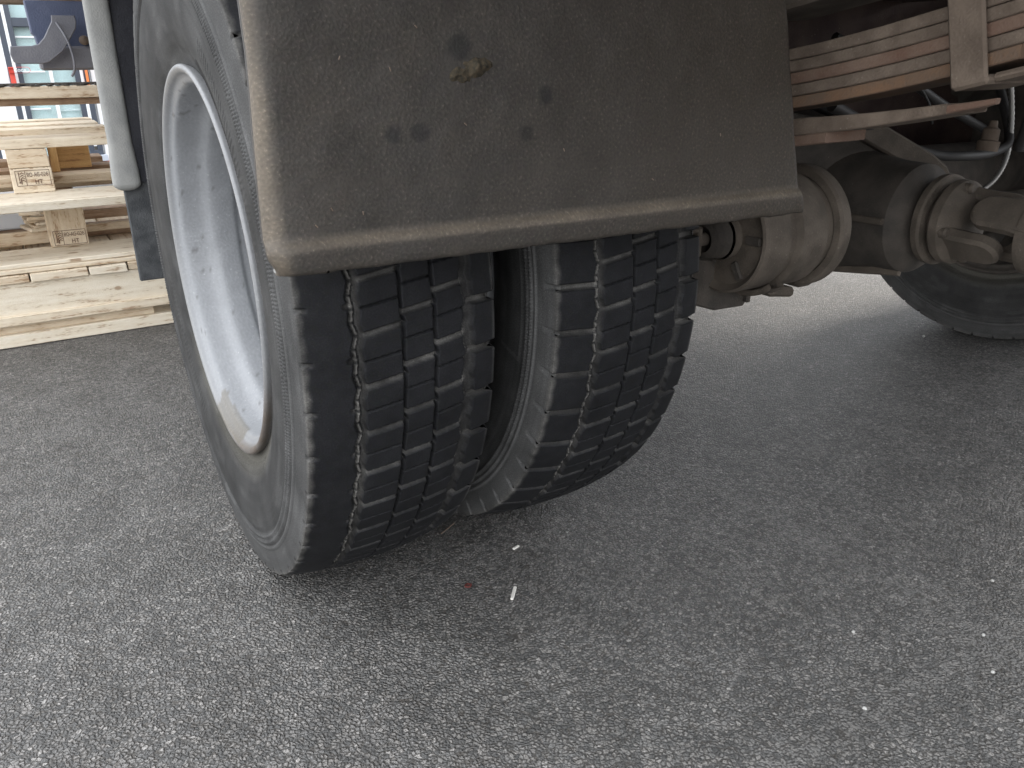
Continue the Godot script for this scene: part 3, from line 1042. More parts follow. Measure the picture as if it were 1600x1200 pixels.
	# bracket of the brake below the push rod
	var br := put("brake_bracket", prism_mesh(PackedVector2Array([Vector2(0.520, 0.400), Vector2(0.560, 0.386), Vector2(0.612, 0.376), Vector2(0.655, 0.374), Vector2(0.672, 0.366), Vector2(0.674, 0.316), Vector2(0.682, 0.309), Vector2(0.676, 0.300), Vector2(0.620, 0.302), Vector2(0.580, 0.316), Vector2(0.540, 0.345), Vector2(0.50, 0.36)]), 0.03, Vector3(0, 0, 0.240), Basis.IDENTITY, 0.003), M.dark_metal, truck)
	put("bracket_flange", box_mesh(Vector3(0.008, 0.070, 0.055), 0.002), M.dark_metal, br).position = Vector3(0.676, 0.342, 0.236)
	put("bolt", tube_mesh([Vector3(0.622, 0.357, 0.25), Vector3(0.622, 0.357, 0.272)], 0.010, 6), M.dark_metal, br)
	put("bolt", tube_mesh([Vector3(0.622, 0.357, 0.25), Vector3(0.622, 0.357, 0.280)], 0.006, 10), M.dark_metal, br)
	var st5 := start()
	add_lathe(st5, [Vector2(0.42, 0.0), Vector2(0.42, 0.13), Vector2(0.475, 0.13), Vector2(0.48, 0.12), Vector2(0.48, 0.0)], Vector3(0, 0.395, 0), AX, 40)
	put("brake_drum", done(st5), M.dark_metal, truck)
	# stay bent down over the axle
	st = start()
	var bz := Basis(Vector3.UP, -0.35)
	add_prism(st, PackedVector2Array([Vector2(-0.100, 0.052), Vector2(-0.092, 0.070), Vector2(-0.060, 0.072), Vector2(0.060, 0.012), Vector2(0.092, -0.010), Vector2(0.104, -0.030), Vector2(0.104, -0.040), Vector2(0.052, -0.040), Vector2(0.036, -0.016)]), 0.05, Vector3(1.075, 0.468, 0.175), bz, 0.004)
	put("axle_stay", done(st), M.dust_metal, truck)
	st = start()
	add_prism(st, PackedVector2Array([Vector2(-0.27, 0.10), Vector2(-0.09, 0.062), Vector2(0.045, -0.004), Vector2(0.05, -0.05), Vector2(-0.20, -0.06)]), 0.03, Vector3(1.075, 0.468, 0.16), bz, 0.004)
	put("axle_web", done(st), M.dark_metal, truck)

func chassis(truck: Node3D) -> void:
	for x in [0.70, 1.472]:
		var st := start()
		add_box(st, Vector3(0.008, 0.20, 4.6), Vector3(x - 0.031 if x < 1.0 else x + 0.031, 0.835, -0.15), Basis.IDENTITY, 0.002)
		add_box(st, Vector3(0.070, 0.008, 4.6), Vector3(x, 0.7405, -0.15), Basis.IDENTITY, 0.002)
		add_box(st, Vector3(0.070, 0.008, 4.6), Vector3(x, 0.9300, -0.15), Basis.IDENTITY, 0.002)
		put("frame_rail", done(st), M.frame, truck)
	for z in [-1.6, -0.30, 0.95]:
		var st := start()
		add_box(st, Vector3(0.70, 0.15, 0.06), Vector3(1.086, 0.83, z), Basis.IDENTITY, 0.003)
		put("cross_member", done(st), M.frame, truck)
	# spring hanger bracket whose dusty underside shows above the spring
	var hb := start()
	add_prism(hb, PackedVector2Array([Vector2(-0.30, 0.075), Vector2(-0.30, 0.020), Vector2(0.10, 0.018), Vector2(0.42, 0.070), Vector2(0.42, 0.12)]), 0.10, Vector3(0.645, 0.655, 0.20), Basis(Vector3(0, 0, 1), Vector3(0, 1, 0), Vector3(-1, 0, 0)), 0.004)
	put("spring_hanger", done(hb), M.dust_metal, truck)
	# dark plate and torque tube behind the joint, towards the far rail; plate enlarged to cover bright ground beyond
	put("crossmember_plate", box_mesh(Vector3(1.10, 0.42, 0.012), 0.003), M.frame, truck).position = Vector3(1.30, 0.625, -0.16)
	var tank := put("added_gap_tank", lathe_mesh([Vector2(-0.32, 0.0), Vector2(-0.31, 0.09), Vector2(-0.28, 0.13), Vector2(0.28, 0.13), Vector2(0.31, 0.09), Vector2(0.32, 0.0)], AX, 36), M.dark_metal, truck)  # added dark cylinder that covers a bright gap behind the hoses
	tank.position = Vector3(1.62, 0.66, -0.62)
	# cargo bed: floor boards on cross bearers, sills, drop sides
	var floor_ := holder("cargo_bed", truck)
	for i in 15:
		put("floor_board", box_mesh(Vector3(0.15, 0.028, 3.15), 0.002), M.bed, floor_).position = Vector3(-0.02 + 0.1535 * i + 0.04, 1.044, -0.625)
	for i in 9:
		put("cross_bearer", box_mesh(Vector3(2.28, 0.085, 0.05), 0.003), M.frame, floor_).position = Vector3(1.086, 0.986, -2.1 + 0.375 * i)
	put("side_sill", box_mesh(Vector3(0.035, 0.12, 3.15), 0.004), M.blue_metal, floor_).position = Vector3(-0.065, 1.01, -0.625)
	put("side_sill", box_mesh(Vector3(0.035, 0.12, 3.15), 0.004), M.blue_metal, floor_).position = Vector3(2.237, 1.01, -0.625)
	put("rear_sill", box_mesh(Vector3(2.50, 0.13, 0.05), 0.004), M.bed, floor_).position = Vector3(1.060, 0.880, -2.22)
	put("drop_side", box_mesh(Vector3(0.025, 0.42, 3.15), 0.004), M.blue_metal, floor_).position = Vector3(-0.065, 1.285, -0.625)
	put("drop_side", box_mesh(Vector3(0.025, 0.42, 3.15), 0.004), M.blue_metal, floor_).position = Vector3(2.237, 1.285, -0.625)
	put("headboard", box_mesh(Vector3(2.30, 0.60, 0.03), 0.004), M.blue_metal, floor_).position = Vector3(1.086, 1.36, 0.93)
	put("unseen_cab_panel", box_mesh(Vector3(2.1, 1.75, 0.05), 0.02), M.blue_metal, truck).position = Vector3(1.086, 1.35, 2.60)  # out of view, added to close off sky light from the front
	put("unseen_engine_box", box_mesh(Vector3(0.70, 0.55, 0.9), 0.05), M.dark_metal, truck).position = Vector3(1.086, 0.70, 2.9)  # unseen filler box, added to hold back light under the cab
	put("unseen_fuel_tank", box_mesh(Vector3(0.50, 0.44, 0.70), 0.06), M.grey_metal, truck).position = Vector3(1.83, 0.62, 1.75)  # unseen, put in along with the cab panel to cut the front light
	put("tailboard", box_mesh(Vector3(2.27, 0.42, 0.025), 0.004), M.blue_metal, floor_).position = Vector3(1.086, 1.285, -2.185)

func hoses(truck: Node3D) -> void:
	var h := func(pts: Array, r: float, m: Material, called := "air_hose", rib := 0.0, n := 8) -> void:
		put(called, tube_mesh(smooth_path(pts, n), r, 10, rib), m, truck)
	h.call([Vector3(0.90, 0.60, 0.02), Vector3(1.055, 0.515, 0.15), Vector3(1.17, 0.476, 0.17), Vector3(1.27, 0.464, 0.18), Vector3(1.37, 0.466, 0.18), Vector3(1.44, 0.49, 0.16), Vector3(1.46, 0.60, 0.1)], 0.0085, M.hose)
	h.call([Vector3(0.93, 0.56, 0.16), Vector3(1.02, 0.520, 0.17), Vector3(1.09, 0.478, 0.18), Vector3(1.15, 0.43, 0.19), Vector3(1.22, 0.40, 0.16)], 0.010, M.hose)
	h.call([Vector3(0.99, 0.66, 0.10), Vector3(1.12, 0.610, 0.12), Vector3(1.26, 0.55, 0.13), Vector3(1.42, 0.50, 0.12)], 0.008, M.hose)
	h.call([Vector3(1.27, 0.70, 0.25), Vector3(1.275, 0.62, 0.26), Vector3(1.29, 0.55, 0.27), Vector3(1.315, 0.478, 0.25)], 0.009, M.hose)
	h.call([Vector3(1.08, 0.62, 0.15), Vector3(1.13, 0.60, 0.15), Vector3(1.19, 0.555, 0.15), Vector3(1.21, 0.52, 0.15)], 0.0022, M.hose, "wire")
	h.call([Vector3(1.43, 0.58, 0.15), Vector3(1.44, 0.51, 0.16), Vector3(1.428, 0.45, 0.17), Vector3(1.40, 0.41, 0.17), Vector3(1.36, 0.385, 0.16)], 0.0042, M.cable, "braided_cable", 0.0011, 16)
	var st := start()
	add_lathe(st, [Vector2(0, 0.0), Vector2(0, 0.017), Vector2(0.016, 0.018), Vector2(0.018, 0.014), Vector2(0.036, 0.013), Vector2(0.040, 0.008), Vector2(0.05, 0.006)], Vector3(1.27, 0.476, 0.22), Basis(Vector3.BACK, -0.12), 18)
	put("hose_fitting", done(st), M.leaf_dust, truck)

func rear_end(truck: Node3D) -> void:
	put("rear_bar", box_mesh(Vector3(2.1, 0.060, 0.08), 0.006), M.grey_metal, truck, "horizontal rear guard bar above the pallets").position = Vector3(0.985, 0.650, -1.60)
	put("lamp_box", prism_mesh(PackedVector2Array([Vector2(-0.072, 0.790), Vector2(0.30, 0.790), Vector2(0.30, 0.672), Vector2(-0.060, 0.672), Vector2(-0.064, 0.705), Vector2(-0.070, 0.712)]), 0.05, Vector3(0, 0, -1.605), Basis.IDENTITY, 0.003), M.blue_metal, truck)
	var arm := PackedVector2Array([Vector2(-0.126, 0.679), Vector2(-0.130, 0.660), Vector2(-0.126, 0.642), Vector2(-0.118, 0.637), Vector2(-0.062, 0.6365), Vector2(-0.045, 0.640), Vector2(-0.010, 0.665), Vector2(0.010, 0.690), Vector2(0.032, 0.722), Vector2(0.036, 0.738), Vector2(0.034, 0.752), Vector2(-0.020, 0.752), Vector2(-0.022, 0.738), Vector2(-0.046, 0.700), Vector2(-0.062, 0.684), Vector2(-0.078, 0.680)])
	put("lamp_bracket", prism_mesh(arm, 0.010, Vector3(0, 0, -1.52), Basis.IDENTITY, 0.002), M.grey_metal, truck, "bent grey lamp bracket at the rear corner")
	put("lamp_cable", tube_mesh(smooth_path([Vector3(-0.012, 0.735, -1.505), Vector3(0.002, 0.700, -1.49), Vector3(0.010, 0.660, -1.488), Vector3(0.009, 0.625, -1.49), Vector3(0.000, 0.606, -1.50)], 6), 0.0032, 8), M.grey_metal, truck)
	for k in 2:
		put("valve", lathe_mesh([Vector2(0, 0.012), Vector2(0.02, 0.012), Vector2(0.024, 0.008), Vector2(0.03, 0.0)], AZ, 14), M.leaf_dust, truck).position = Vector3(0.05 + 0.03 * k, 0.694 - 0.01 * k, -1.575)

# ------------------------------------------------------------------ pallets
func board(parent: Node, called: String, s: Vector3, c: Vector3, m: Material, turn := 0.0, wob := 0.0006) -> MeshInstance3D:
	var o := put(called, box_mesh(s, 0.0018, wob), m, parent)
	o.position = c
	o.rotation.y = turn
	return o

func stamp(block: Node3D, wdt: float, yo: float) -> void:
	# burnt-in mark on the front of the block, block-local, front at +z
	var frame := start()
	var w := 0.074
	var h := 0.036
	var z := 0.0004
	for s in [[Vector3(w, 0.0011, 0.0008), Vector3(0, h * 0.5, z)], [Vector3(w, 0.0011, 0.0008), Vector3(0, -h * 0.5, z)], [Vector3(0.0011, h, 0.0006), Vector3(-w * 0.5, 0, z)], [Vector3(0.0011, h, 0.0006), Vector3(w * 0.5, 0, z)], [Vector3(0.0011, h, 0.0006), Vector3(-w * 0.5 + 0.021, 0, z)],
		[Vector3(0.0016, 0.026, 0.0007), Vector3(-0.030, 0.002, z)], [Vector3(0.0016, 0.012, 0.0007), Vector3(-0.0265, -0.008, z)], [Vector3(0.008, 0.0014, 0.0009), Vector3(-0.029, -0.010, z)]]:
		add_box(frame, s[0], s[1], Basis.IDENTITY, 0.0002)
	for k in 4:
		add_box(frame, Vector3(0.0013, 0.0070, 0.0007), Vector3(-0.0245, 0.012 - 0.0058 * k, z), Basis(Vector3.BACK, -0.9), 0.0002)
		add_box(frame, Vector3(0.0013, 0.0070, 0.0005), Vector3(-0.0205, 0.012 - 0.0058 * k, z), Basis(Vector3.BACK, 0.9), 0.0002)
	var fo := put("stamp_frame", done(frame), M.ink, block)
	fo.position = Vector3(0.002, yo, wdt)
	for t in [["RO-AG-026", Vector3(0.0125, yo + 0.0075, wdt), 0.0100, 0.70], ["HT", Vector3(0.0125, yo - 0.0100, wdt), 0.0105, 1.0]]:
		var tm := TextMesh.new()
		var f := SystemFont.new()
		f.font_names = PackedStringArray(["Droid Sans"])
		tm.font = f
		tm.text = t[0]
		tm.font_size = 64
		tm.pixel_size = t[2] / 46.0
		tm.depth = 0.0007
		var o := put("stamp_text", tm, M.ink, block)
		o.position = t[1]
		o.scale = Vector3(t[3], 1, 1)

func pallets() -> void:
	var g := "wooden pallets stacked behind the wheel"
	var W: Array = M.wood
	# lowest: skids on the ground with a deep solid face
	var a := base("pallet", "lowest pale wooden pallet on the asphalt with deep rough plank face", "pallet", g, Vector3(-0.4, 0, -1.16))
	board(a, "skid_board", Vector3(1.35, 0.030, 0.10), Vector3(0, 0.017, -0.050), W[2], 0.003)
	board(a, "skid_board", Vector3(1.35, 0.026, 0.10), Vector3(0, 0.016, -0.44), W[1])
	board(a, "skid_board", Vector3(1.35, 0.026, 0.10), Vector3(0, 0.016, -0.85), W[0])
	for k in 3:
		for x in [-0.52, 0.18]:
			board(a, "block", Vector3(0.56 if k == 0 else 0.145, 0.022, 0.075), Vector3(x, 0.0431, -0.052 - 0.39 * k), W[1])
	var face := board(a, "face_plank", Vector3(1.35, 0.100, 0.045), Vector3(0.0, 0.1043, -0.024), W[2], 0.0, 0.0)
	board(a, "back_plank", Vector3(1.35, 0.09, 0.045), Vector3(0.0, 0.1000, -0.86), W[1])
	board(a, "face_strip", Vector3(1.348, 0.023, 0.01), Vector3(0.001, 0.0672, 0.003), W[0], 0.002, 0.0)
	# the short boards lying across it, end faces to the front
	var edges := [-0.72, -0.595, -0.46, -0.325, -0.199, -0.0725, 0.0155, 0.135, 0.25]
	for i in edges.size() - 1:
		var w: float = edges[i + 1] - edges[i] - 0.0035
		board(a, "deck_board", Vector3(w, 0.0195, 0.90), Vector3((edges[i] + edges[i + 1]) * 0.5 + 0.4, 0.1648 - 0.0008 * (i % 2), -0.445 + 0.003 * (i % 3)), W[(i * 2 + 1) % 3], 0.0, 0.0009)
	# second pallet
	var b := base("pallet", "second pallet from the ground, pale wood, its stamped block just left of the mud flap", "pallet", g, Vector3(-0.4, 0.1755, -1.16))
	board(b, "skid_board", Vector3(1.22, 0.0115, 0.145), Vector3(0.0, 0.0062, -0.074), W[0], -0.002)
	board(b, "skid_board", Vector3(1.22, 0.0105, 0.190), Vector3(0.0, 0.0176, -0.100), W[2], 0.0015)
	for z in [-0.47, -0.83]:
		board(b, "skid_board", Vector3(1.22, 0.022, 0.12), Vector3(0.0, 0.0115, z), M.wood_dark)
	for z in [-0.22, -0.47, -0.80]:
		for x in [-0.35, 0.308, 0.72]:
			if x == 0.72 and z > -0.3: continue
			var bk := board(b, "block", Vector3(0.088, 0.117, 0.10), Vector3(x, 0.0815, z), W[1] if z > -0.3 else M.wood_dark, 0.0, 0.0008)
			if x == 0.308 and z > -0.3: stamp(bk, 0.0512, -0.036)
	board(b, "brace_board", Vector3(0.58, 0.034, 0.022), Vector3(-0.02, 0.0275, -0.330), W[1])
	board(b, "brace_board", Vector3(0.44, 0.024, 0.022), Vector3(0.56, 0.0690, -0.365), M.wood_dark)
	board(b, "brace_board", Vector3(0.44, 0.020, 0.022), Vector3(0.56, 0.0360, -0.345), W[1])
	board(b, "brace_board", Vector3(0.44, 0.022, 0.022), Vector3(0.56, 0.0950, -0.42), M.wood_dark)
	# broken ends of slats poking out
	for k in 7:
		board(b, "slat_end", Vector3(0.05, 0.009, 0.10), Vector3(0.240 + 0.011 * (k % 3), 0.048 + 0.0075 * k, -0.36 - 0.012 * (k % 2)), W[k % 3], 0.25 - 0.07 * k, 0.001)
	# lead board between
	for z in [-0.074, -0.47, -0.82]:
		board(b, "deck_board", Vector3(0.926, 0.0225, 0.145 + (0.05 if z > -0.1 else 0.0)), Vector3(0.0, 0.1513, z - 0.024), W[2] if z > -0.1 else W[1], 0.0, 0.001)
	# third pallet
	var c := base("pallet", "third pallet up, stamped block standing before a sunlit orange block", "pallet", g, Vector3(-0.4, 0.3385, -1.16))
	for z in [-0.36, -0.56, -0.85]:
		board(c, "skid_board", Vector3(0.93, 0.022, 0.10), Vector3(0.01, 0.0112, z), W[1] if z > -0.4 else M.wood_dark)
	for z in [-0.215, -0.52, -0.85]:
		for x in [-0.33, 0.255]:
			if z < -0.6 and x > 0.0: continue
			var bk := board(c, "block", Vector3(0.090, 0.060 if z > -0.3 else 0.078, 0.10), Vector3(x + (0.0 if z > -0.3 else 0.115), 0.030 if z > -0.3 else 0.0625, z), W[0] if z > -0.3 else M.wood_orange, 0.0, 0.0008)
			if z > -0.3:
				board(c, "stringer_end", Vector3(0.0895, 0.0435, 0.60), Vector3(x - 0.001, 0.0825, z - 0.2505), W[1], 0.0, 0.0006)
				if x > 0.0: stamp(bk, 0.0512, 0.0065)
			else:
				board(c, "stringer_end", Vector3(0.0895, 0.010, 0.12), Vector3(x + 0.115, 0.107, z), M.wood_dark)
	board(c, "upright_batten", Vector3(0.018, 0.074, 0.022), Vector3(0.319, 0.0600, -0.40), M.wood_orange, 0.2)
	for z in [-0.215, -0.45, -0.66, -0.86]:
		board(c, "deck_board", Vector3(0.93, 0.024, 0.10), Vector3(0.0, 0.1247 if z < -0.3 else 0.1175, z), W[0], 0.002, 0.0012)
	# fourth: only its rails over the gap
	var d := base("pallet", "topmost pallet, mesh covered rail level with the wheel rim's top", "pallet", g, Vector3(-0.4, 0.468, -1.16))
	for x in [-0.45, 0.50]:
		board(d, "block", Vector3(0.09, 0.088, 0.12), Vector3(x, 0.0445, -0.25), W[1])
	board(d, "rail", Vector3(1.15, 0.027, 0.085), Vector3(0.02, 0.1045, -0.20), W[1], 0.0, 0.001)
	board(d, "lower_rail", Vector3(1.15, 0.017, 0.06), Vector3(0.02, 0.0820, -0.215), M.wood_dark, 0.0, 0.0008)
	var mesh_st := start()
	for k in 90:
		add_box(mesh_st, Vector3(0.009, 0.003, 0.09), Vector3(-0.55 + 0.0127 * k, 0.1200 + 0.0010 * (k % 2), -0.20), Basis(Vector3.UP, 0.25 * sin(k * 2.3)), 0.0008)
	for k in 3:
		add_box(mesh_st, Vector3(1.14, 0.003, 0.010), Vector3(0.02, 0.1235, -0.17 - 0.03 * k), Basis.IDENTITY, 0.0008)
	var mo := put("mesh_cover", done(mesh_st), M.dark_metal, d)
	mo.set_meta("kind", "stuff")
	var sheet := put("foam_sheet", box_mesh(Vector3(0.40, 0.085, 0.30), 0.004), M.white, self)
	sheet.position = Vector3(-0.372, 0.2420, -1.82)
	tag(sheet, "white foam sheet lying inside the second pallet from the ground", "foam sheet")

# ------------------------------------------------------------------ far building
func shop() -> void:
	var z := -5.0
	var b := base("shop_building", "white shop front with dark window frames beyond the pallets", "building", "", Vector3(0, 0, z))
	var wall := func(x0: float, x1: float, y0: float, y1: float) -> void:
		put("wall", box_mesh(Vector3(x1 - x0, y1 - y0, 0.2), 0.003), M.white_wall, b).position = Vector3((x0 + x1) * 0.5, (y0 + y1) * 0.5, -0.1)
	wall.call(-4.0, -0.32, 0.055, 3.6)
	wall.call(0.36, 5.0, 0.055, 3.6)
	wall.call(-0.32, 0.36, 2.3, 3.6)
	put("base_strip", box_mesh(Vector3(9.0, 0.055, 0.24), 0.003), M.red, b).position = Vector3(0.5, 0.0285, -0.1)
	put("sill", box_mesh(Vector3(0.70, 0.04, 0.26), 0.003), M.grey_sill, b).position = Vector3(0.02, 0.077, -0.085)
	put("roof", box_mesh(Vector3(9.2, 0.15, 4.2), 0.01), M.grey_sill, b).position = Vector3(0.5, 3.68, -2.0)
	put("back_wall", box_mesh(Vector3(9.0, 3.6, 0.1), 0.01), M.white_wall, b).position = Vector3(0.5, 1.8, -4.0)
	win = put("window", box_mesh(Vector3(0.68, 0.05, 0.06), 0.003), M.window_frame, b)
	win.position = Vector3(0.02, 0.875, -0.01)
	var off := -win.position
	win_off = off
	for r in [[-0.320, -0.255, 0.10, 2.3, M.white_frame], [-0.255, -0.215, 0.10, 2.3, M.window_frame], [-0.0855, -0.056, 0.10, 2.3, M.window_frame], [-0.056, -0.038, 0.10, 2.3, M.white_frame], [-0.038, -0.010, 0.10, 2.3, M.window_frame], [-0.215, -0.0855, 0.10, 2.3, M.white_frame], [0.270, 0.299, 0.125, 2.3, M.window_frame], [0.299, 0.318, 0.15, 2.3, M.white_frame], [0.318, 0.350, 0.125, 2.3, M.window_frame], [0.270, 0.350, 0.098, 0.126, M.window_frame], [0.130, 0.150, 0.10, 2.3, M.white_frame]]:
		var o := put("frame", box_mesh(Vector3(r[1] - r[0], r[3] - r[2], 0.05), 0.003), r[4], win)
		o.position = Vector3((r[0] + r[1]) * 0.5, (r[2] + r[3]) * 0.5, 0.0) + off
	for r in [[-0.010, 0.130, 0.10, 2.3], [0.150, 0.270, 0.10, 2.3]]:
		var o := put("pane", box_mesh(Vector3(r[1] - r[0], r[3] - r[2], 0.006), 0.001), M.glass, win)
		o.position = Vector3((r[0] + r[1]) * 0.5, (r[2] + r[3]) * 0.5, -0.02) + off
		var bl := put("blind", box_mesh(Vector3(r[1] - r[0], r[3] - r[2], 0.01), 0.001), M.blind, win)
		bl.position = Vector3((r[0] + r[1]) * 0.5, (r[2] + r[3]) * 0.5, -0.05) + off
	for y in [0.385, 0.60, 0.795]:
		var o := put("glazing_bar", box_mesh(Vector3(0.115 if y < 0.4 else 0.135, 0.010, 0.012), 0.002), M.white_frame, win)
		o.position = Vector3(0.045, y, -0.01) + off
	for k in 5:
		var o := put("blind_slat", box_mesh(Vector3(0.115, 0.006, 0.02), 0.001), M.white_frame, win)
		o.position = Vector3(0.21, 0.26 + 0.055 * k, -0.036) + off
	# red flag sign by the door
	var s := base("flag_sign", "small red projecting sign with white script beside the shop window", "sign", "", Vector3(-0.07, 0, z + 0.06))
	put("post", box_mesh(Vector3(0.028, 0.145, 0.02), 0.003), M.red, s).position = Vector3(0.002, 0.556, 0.0)
	var arm := PackedVector2Array([Vector2(-0.012, 0.628), Vector2(-0.012, 0.594), Vector2(0.085, 0.594)])
	for k in 9: arm.append(Vector2(0.085, 0.611) + Vector2(sin(PI * k / 8.0), -cos(PI * k / 8.0)) * 0.017)
	put("arm", prism_mesh(arm, 0.016, Vector3(0, 0, 0.019), Basis.IDENTITY, 0.002), M.red, s)
	var tm := TextMesh.new()
	var f := SystemFont.new()
	f.font_names = PackedStringArray(["Droid Serif"])
	f.font_italic = true
	tm.font = f
	tm.text = "Coca"
	tm.font_size = 48
	tm.pixel_size = 0.0006
	tm.depth = 0.002
	put("lettering", tm, M.white, s).position = Vector3(0.048, 0.611, 0.0285)
	var p := put("orange_post", box_mesh(Vector3(0.014, 0.50, 0.03), 0.003), M.orange, self)
	p.position = Vector3(0.334, 0.76, z + 0.045)
	tag(p, "narrow orange post fixed at the right edge of the shop window", "post")

var win: MeshInstance3D
var win_off := Vector3.ZERO

# ------------------------------------------------------------------ loose bits on the ground and the guard
func lump(r: Vector3, seed_: int, rough := 0.35) -> ArrayMesh:
	var n := noise(seed_, 1.1, FastNoiseLite.TYPE_SIMPLEX_SMOOTH, 3)
	var P := PackedVector3Array()
	var cols := 12
	for i in 9:
		var f := PI * i / 8.0
		for k in cols:
			var t := TAU * k / cols
			var v := Vector3(sin(f) * cos(t), cos(f), sin(f) * sin(t))
			P.append(v * r * (1.0 + rough * n.get_noise_3dv(v * 1.4)))
	return grid_mesh(P, cols, PackedColorArray(), true)

const FLECKS := [Vector3(0.036, 0.525, 0.1), Vector3(-0.001, 0.519, 0.7), Vector3(0.067, 0.626, 0.3), Vector3(0.012, 0.530, 0.5), Vector3(0.318, 0.528, 1.0), Vector3(0.40, 0.563, 0.2), Vector3(0.029, 0.634, -0.4), Vector3(0.127, 0.585, 0.9), Vector3(0.22, 0.560, 0.4), Vector3(0.09, 0.655, 0.8)]

func litter() -> void:
	var st := start()
	add_box(st, Vector3(0.0042, 0.003, 0.027), Vector3(0, 0.0032, 0), Basis(Vector3.UP, 0.15), 0.001)
	var o := put("white_stick", done(st), M.bone, self)
	o.position = Vector3(0.254, 0, 0.31)
	o.rotation.y = -0.85
	tag(o, "short white stick lying on the asphalt in front of the tyres", "stick")
	o = put("white_splinter", box_mesh(Vector3(0.012, 0.003, 0.004), 0.001), M.bone, self)
	o.position = Vector3(0.311, 0.003, 0.222)
	o.rotation.y = 0.3
	tag(o, "tiny pale splinter on the asphalt nearer the tyres than the white stick", "splinter")
	st = start()
	add_tube(st, smooth_path([Vector3(0.004, 0, 0), Vector3(0, 0, 0.0035), Vector3(-0.004, 0, 0), Vector3(0, 0, -0.0035), Vector3(0.0042, 0, 0.0002)], 5), 0.0014, 8)
	o = put("red_ring", done(st), mat(Color(0.10, 0.02, 0.015), 0.6), self)
	o.position = Vector3(0.213, 0.003, 0.265)
	tag(o, "tiny dark red ring on the asphalt left of the white stick", "ring")
	var spots := [[0.555, 0.584, "pale pebble on the asphalt, leftmost of the bright ones on the right side"], [0.791, 0.611, "pale pebble on the asphalt at the far right, highest in the foreground"], [0.627, 0.708, "pale pebble on the asphalt at the far right, lowest of three"], [0.678, 0.667, "pale pebble on the asphalt at the far right, middle of three"], [0.462, 0.670, "small pale chip on the asphalt low in the right foreground"], [1.619, -0.044, "white chip on the asphalt in front of the far tyre"]]
	for i in spots.size():
		var s: Array = spots[i]
		var q := put("pebble", lump(Vector3(0.0024, 0.0018, 0.0020) * (1.6 if i == 5 else 1.0), 300 + i), M.pebble, self)
		q.position = Vector3(s[0], 0.0028, s[1])
		q.rotation.y = i * 1.3
		tag(q, s[2], "pebble", "pale pebbles scattered on the asphalt")
	o = put("squashed_debris", lump(Vector3(0.026, 0.007, 0.010), 320, 0.7), M.clod, self)
	o.position = Vector3(0.207, 0.004, 0.098)
	o.rotation.y = 0.5
	tag(o, "squashed crumb of dirt wedged under the front tyre's inner edge", "debris")
	st = start()
	add_box(st, Vector3(0.034, 0.0016, 0.0022), Vector3.ZERO, Basis(Vector3.UP, 0.5), 0.0004)
	o = put("straw", done(st), M.leaf_dust, self)
	o.position = Vector3(0.253, 0.003, 0.127)
	tag(o, "thin dry straw on the asphalt between the two tyres", "straw")
	var fs := start()
	for q in FLECKS:
		add_box(fs, Vector3(0.0010, 0.0030, 0.0010), Vector3(q.x, q.y, 0.4632 - 0.045 * (q.y - 0.517)), Basis(Vector3.BACK, q.z), 0.0003)
	o = put("dust_flecks", done(fs), M.leaf_dust, get_node("truck/mudguard"))
	o.set_meta("kind", "stuff")
	# dried clod stuck to the mudguard
	var P := PackedVector3Array()
	var n := noise(330, 60.0, FastNoiseLite.TYPE_SIMPLEX_SMOOTH, 3)
	for i in 14:
		for j in 22:
			var u := j / 21.0 * 2.0 - 1.0
			var v := i / 13.0 * 2.0 - 1.0
			var lim := sqrt(maxf(0.0, 1.0 - u * u))
			var p := Vector3(u * 0.0205, v * lim * 0.0085 + 0.004 * u + 0.0025 * n.get_noise_2d(u * 0.03, 5.0), 0)
			var edge := (1.0 - absf(u)) * (1.0 - absf(v))
			p.z = 0.010 * pow(maxf(edge, 0.0), 0.4) * (0.55 + 0.75 * n.get_noise_3d(p.x, p.y, 1.0))
			P.append(p)
	o = put("dried_clod", grid_mesh(P, 22), M.clod, self)
	o.position = Vector3(0.137, 0.6245, 0.4525)
	o.rotation = Vector3(-0.07, 0, 0.06)
	tag(o, "crumpled dried clod of leaf and mud stuck on the mudguard", "clod")

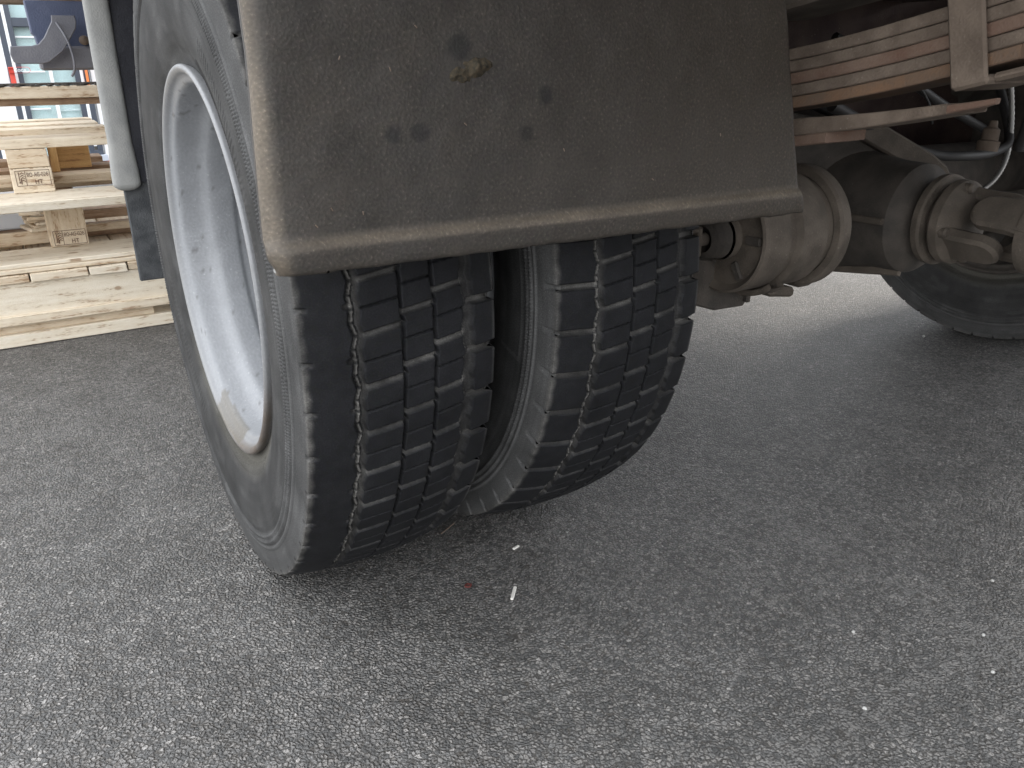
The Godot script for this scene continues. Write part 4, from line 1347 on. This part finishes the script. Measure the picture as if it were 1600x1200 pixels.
# ------------------------------------------------------------------ scene
func _ready() -> void:
	rng.seed = 12
	# camera
	var cam := Camera3D.new()
	cam.name = "camera"
	add_child(cam)
	cam.position = Vector3(-0.186, 0.631, 1.0546)
	cam.basis = Basis.from_euler(Vector3(-0.3772, -0.5352, -0.0122), EULER_ORDER_YXZ)
	cam.fov = 50.37
	cam.near = 0.02
	cam.far = 400.0
	cam.current = true
	# overcast sky
	var sky_m := ProceduralSkyMaterial.new()
	sky_m.sky_top_color = Color(0.90, 0.915, 0.94)
	sky_m.sky_horizon_color = Color(0.93, 0.94, 0.95)
	sky_m.ground_bottom_color = Color(0.35, 0.35, 0.35)
	sky_m.ground_horizon_color = Color(0.6, 0.6, 0.6)
	sky_m.sky_curve = 0.2
	sky_m.energy_multiplier = 1.0
	var sky := Sky.new()
	sky.sky_material = sky_m
	var env := Environment.new()
	env.background_mode = Environment.BG_SKY
	env.sky = sky
	env.tonemap_mode = Environment.TONE_MAPPER_LINEAR
	env.tonemap_exposure = 3.9
	env.sdfgi_enabled = true
	env.ssao_enabled = true
	env.ssil_enabled = true
	var we := WorldEnvironment.new()
	we.name = "world_environment"
	we.environment = env
	add_child(we)
	var sun := DirectionalLight3D.new()
	sun.name = "sun"
	sun.light_color = Color(1.0, 0.97, 0.93)
	sun.light_energy = 0.3
	sun.light_angular_distance = 25.0
	sun.shadow_enabled = true
	add_child(sun)
	sun.look_at_from_position(Vector3(3.6, 3.2, -1.2), Vector3.ZERO)
	materials()
	# ground: one sheet to the horizon
	var gm := PlaneMesh.new()
	gm.size = Vector2(600, 600)
	var ga := gm.get_mesh_arrays()
	var uv: PackedVector2Array = ga[Mesh.ARRAY_TEX_UV]
	for i in uv.size(): uv[i] = uv[i] * 600.0 / 1.25
	ga[Mesh.ARRAY_TEX_UV] = uv
	var am := ArrayMesh.new()
	am.add_surface_from_arrays(Mesh.PRIMITIVE_TRIANGLES, ga)
	struct_("ground", am, M.asphalt)
	# truck
	var truck := base("truck", "dusty flatbed truck seen at its rear dual wheels", "truck")
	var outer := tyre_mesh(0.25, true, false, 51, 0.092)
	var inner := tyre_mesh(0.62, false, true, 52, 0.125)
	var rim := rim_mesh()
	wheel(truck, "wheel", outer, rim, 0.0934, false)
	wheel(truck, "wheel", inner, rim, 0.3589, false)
	wheel(truck, "wheel", outer, rim, 1.8125, false)
	wheel(truck, "wheel", outer, rim, 2.078, true)
	mudguard(truck)
	spring(truck)
	running_gear(truck)
	chassis(truck)
	hoses(truck)
	rear_end(truck)
	pallets()
	shop()
	litter()
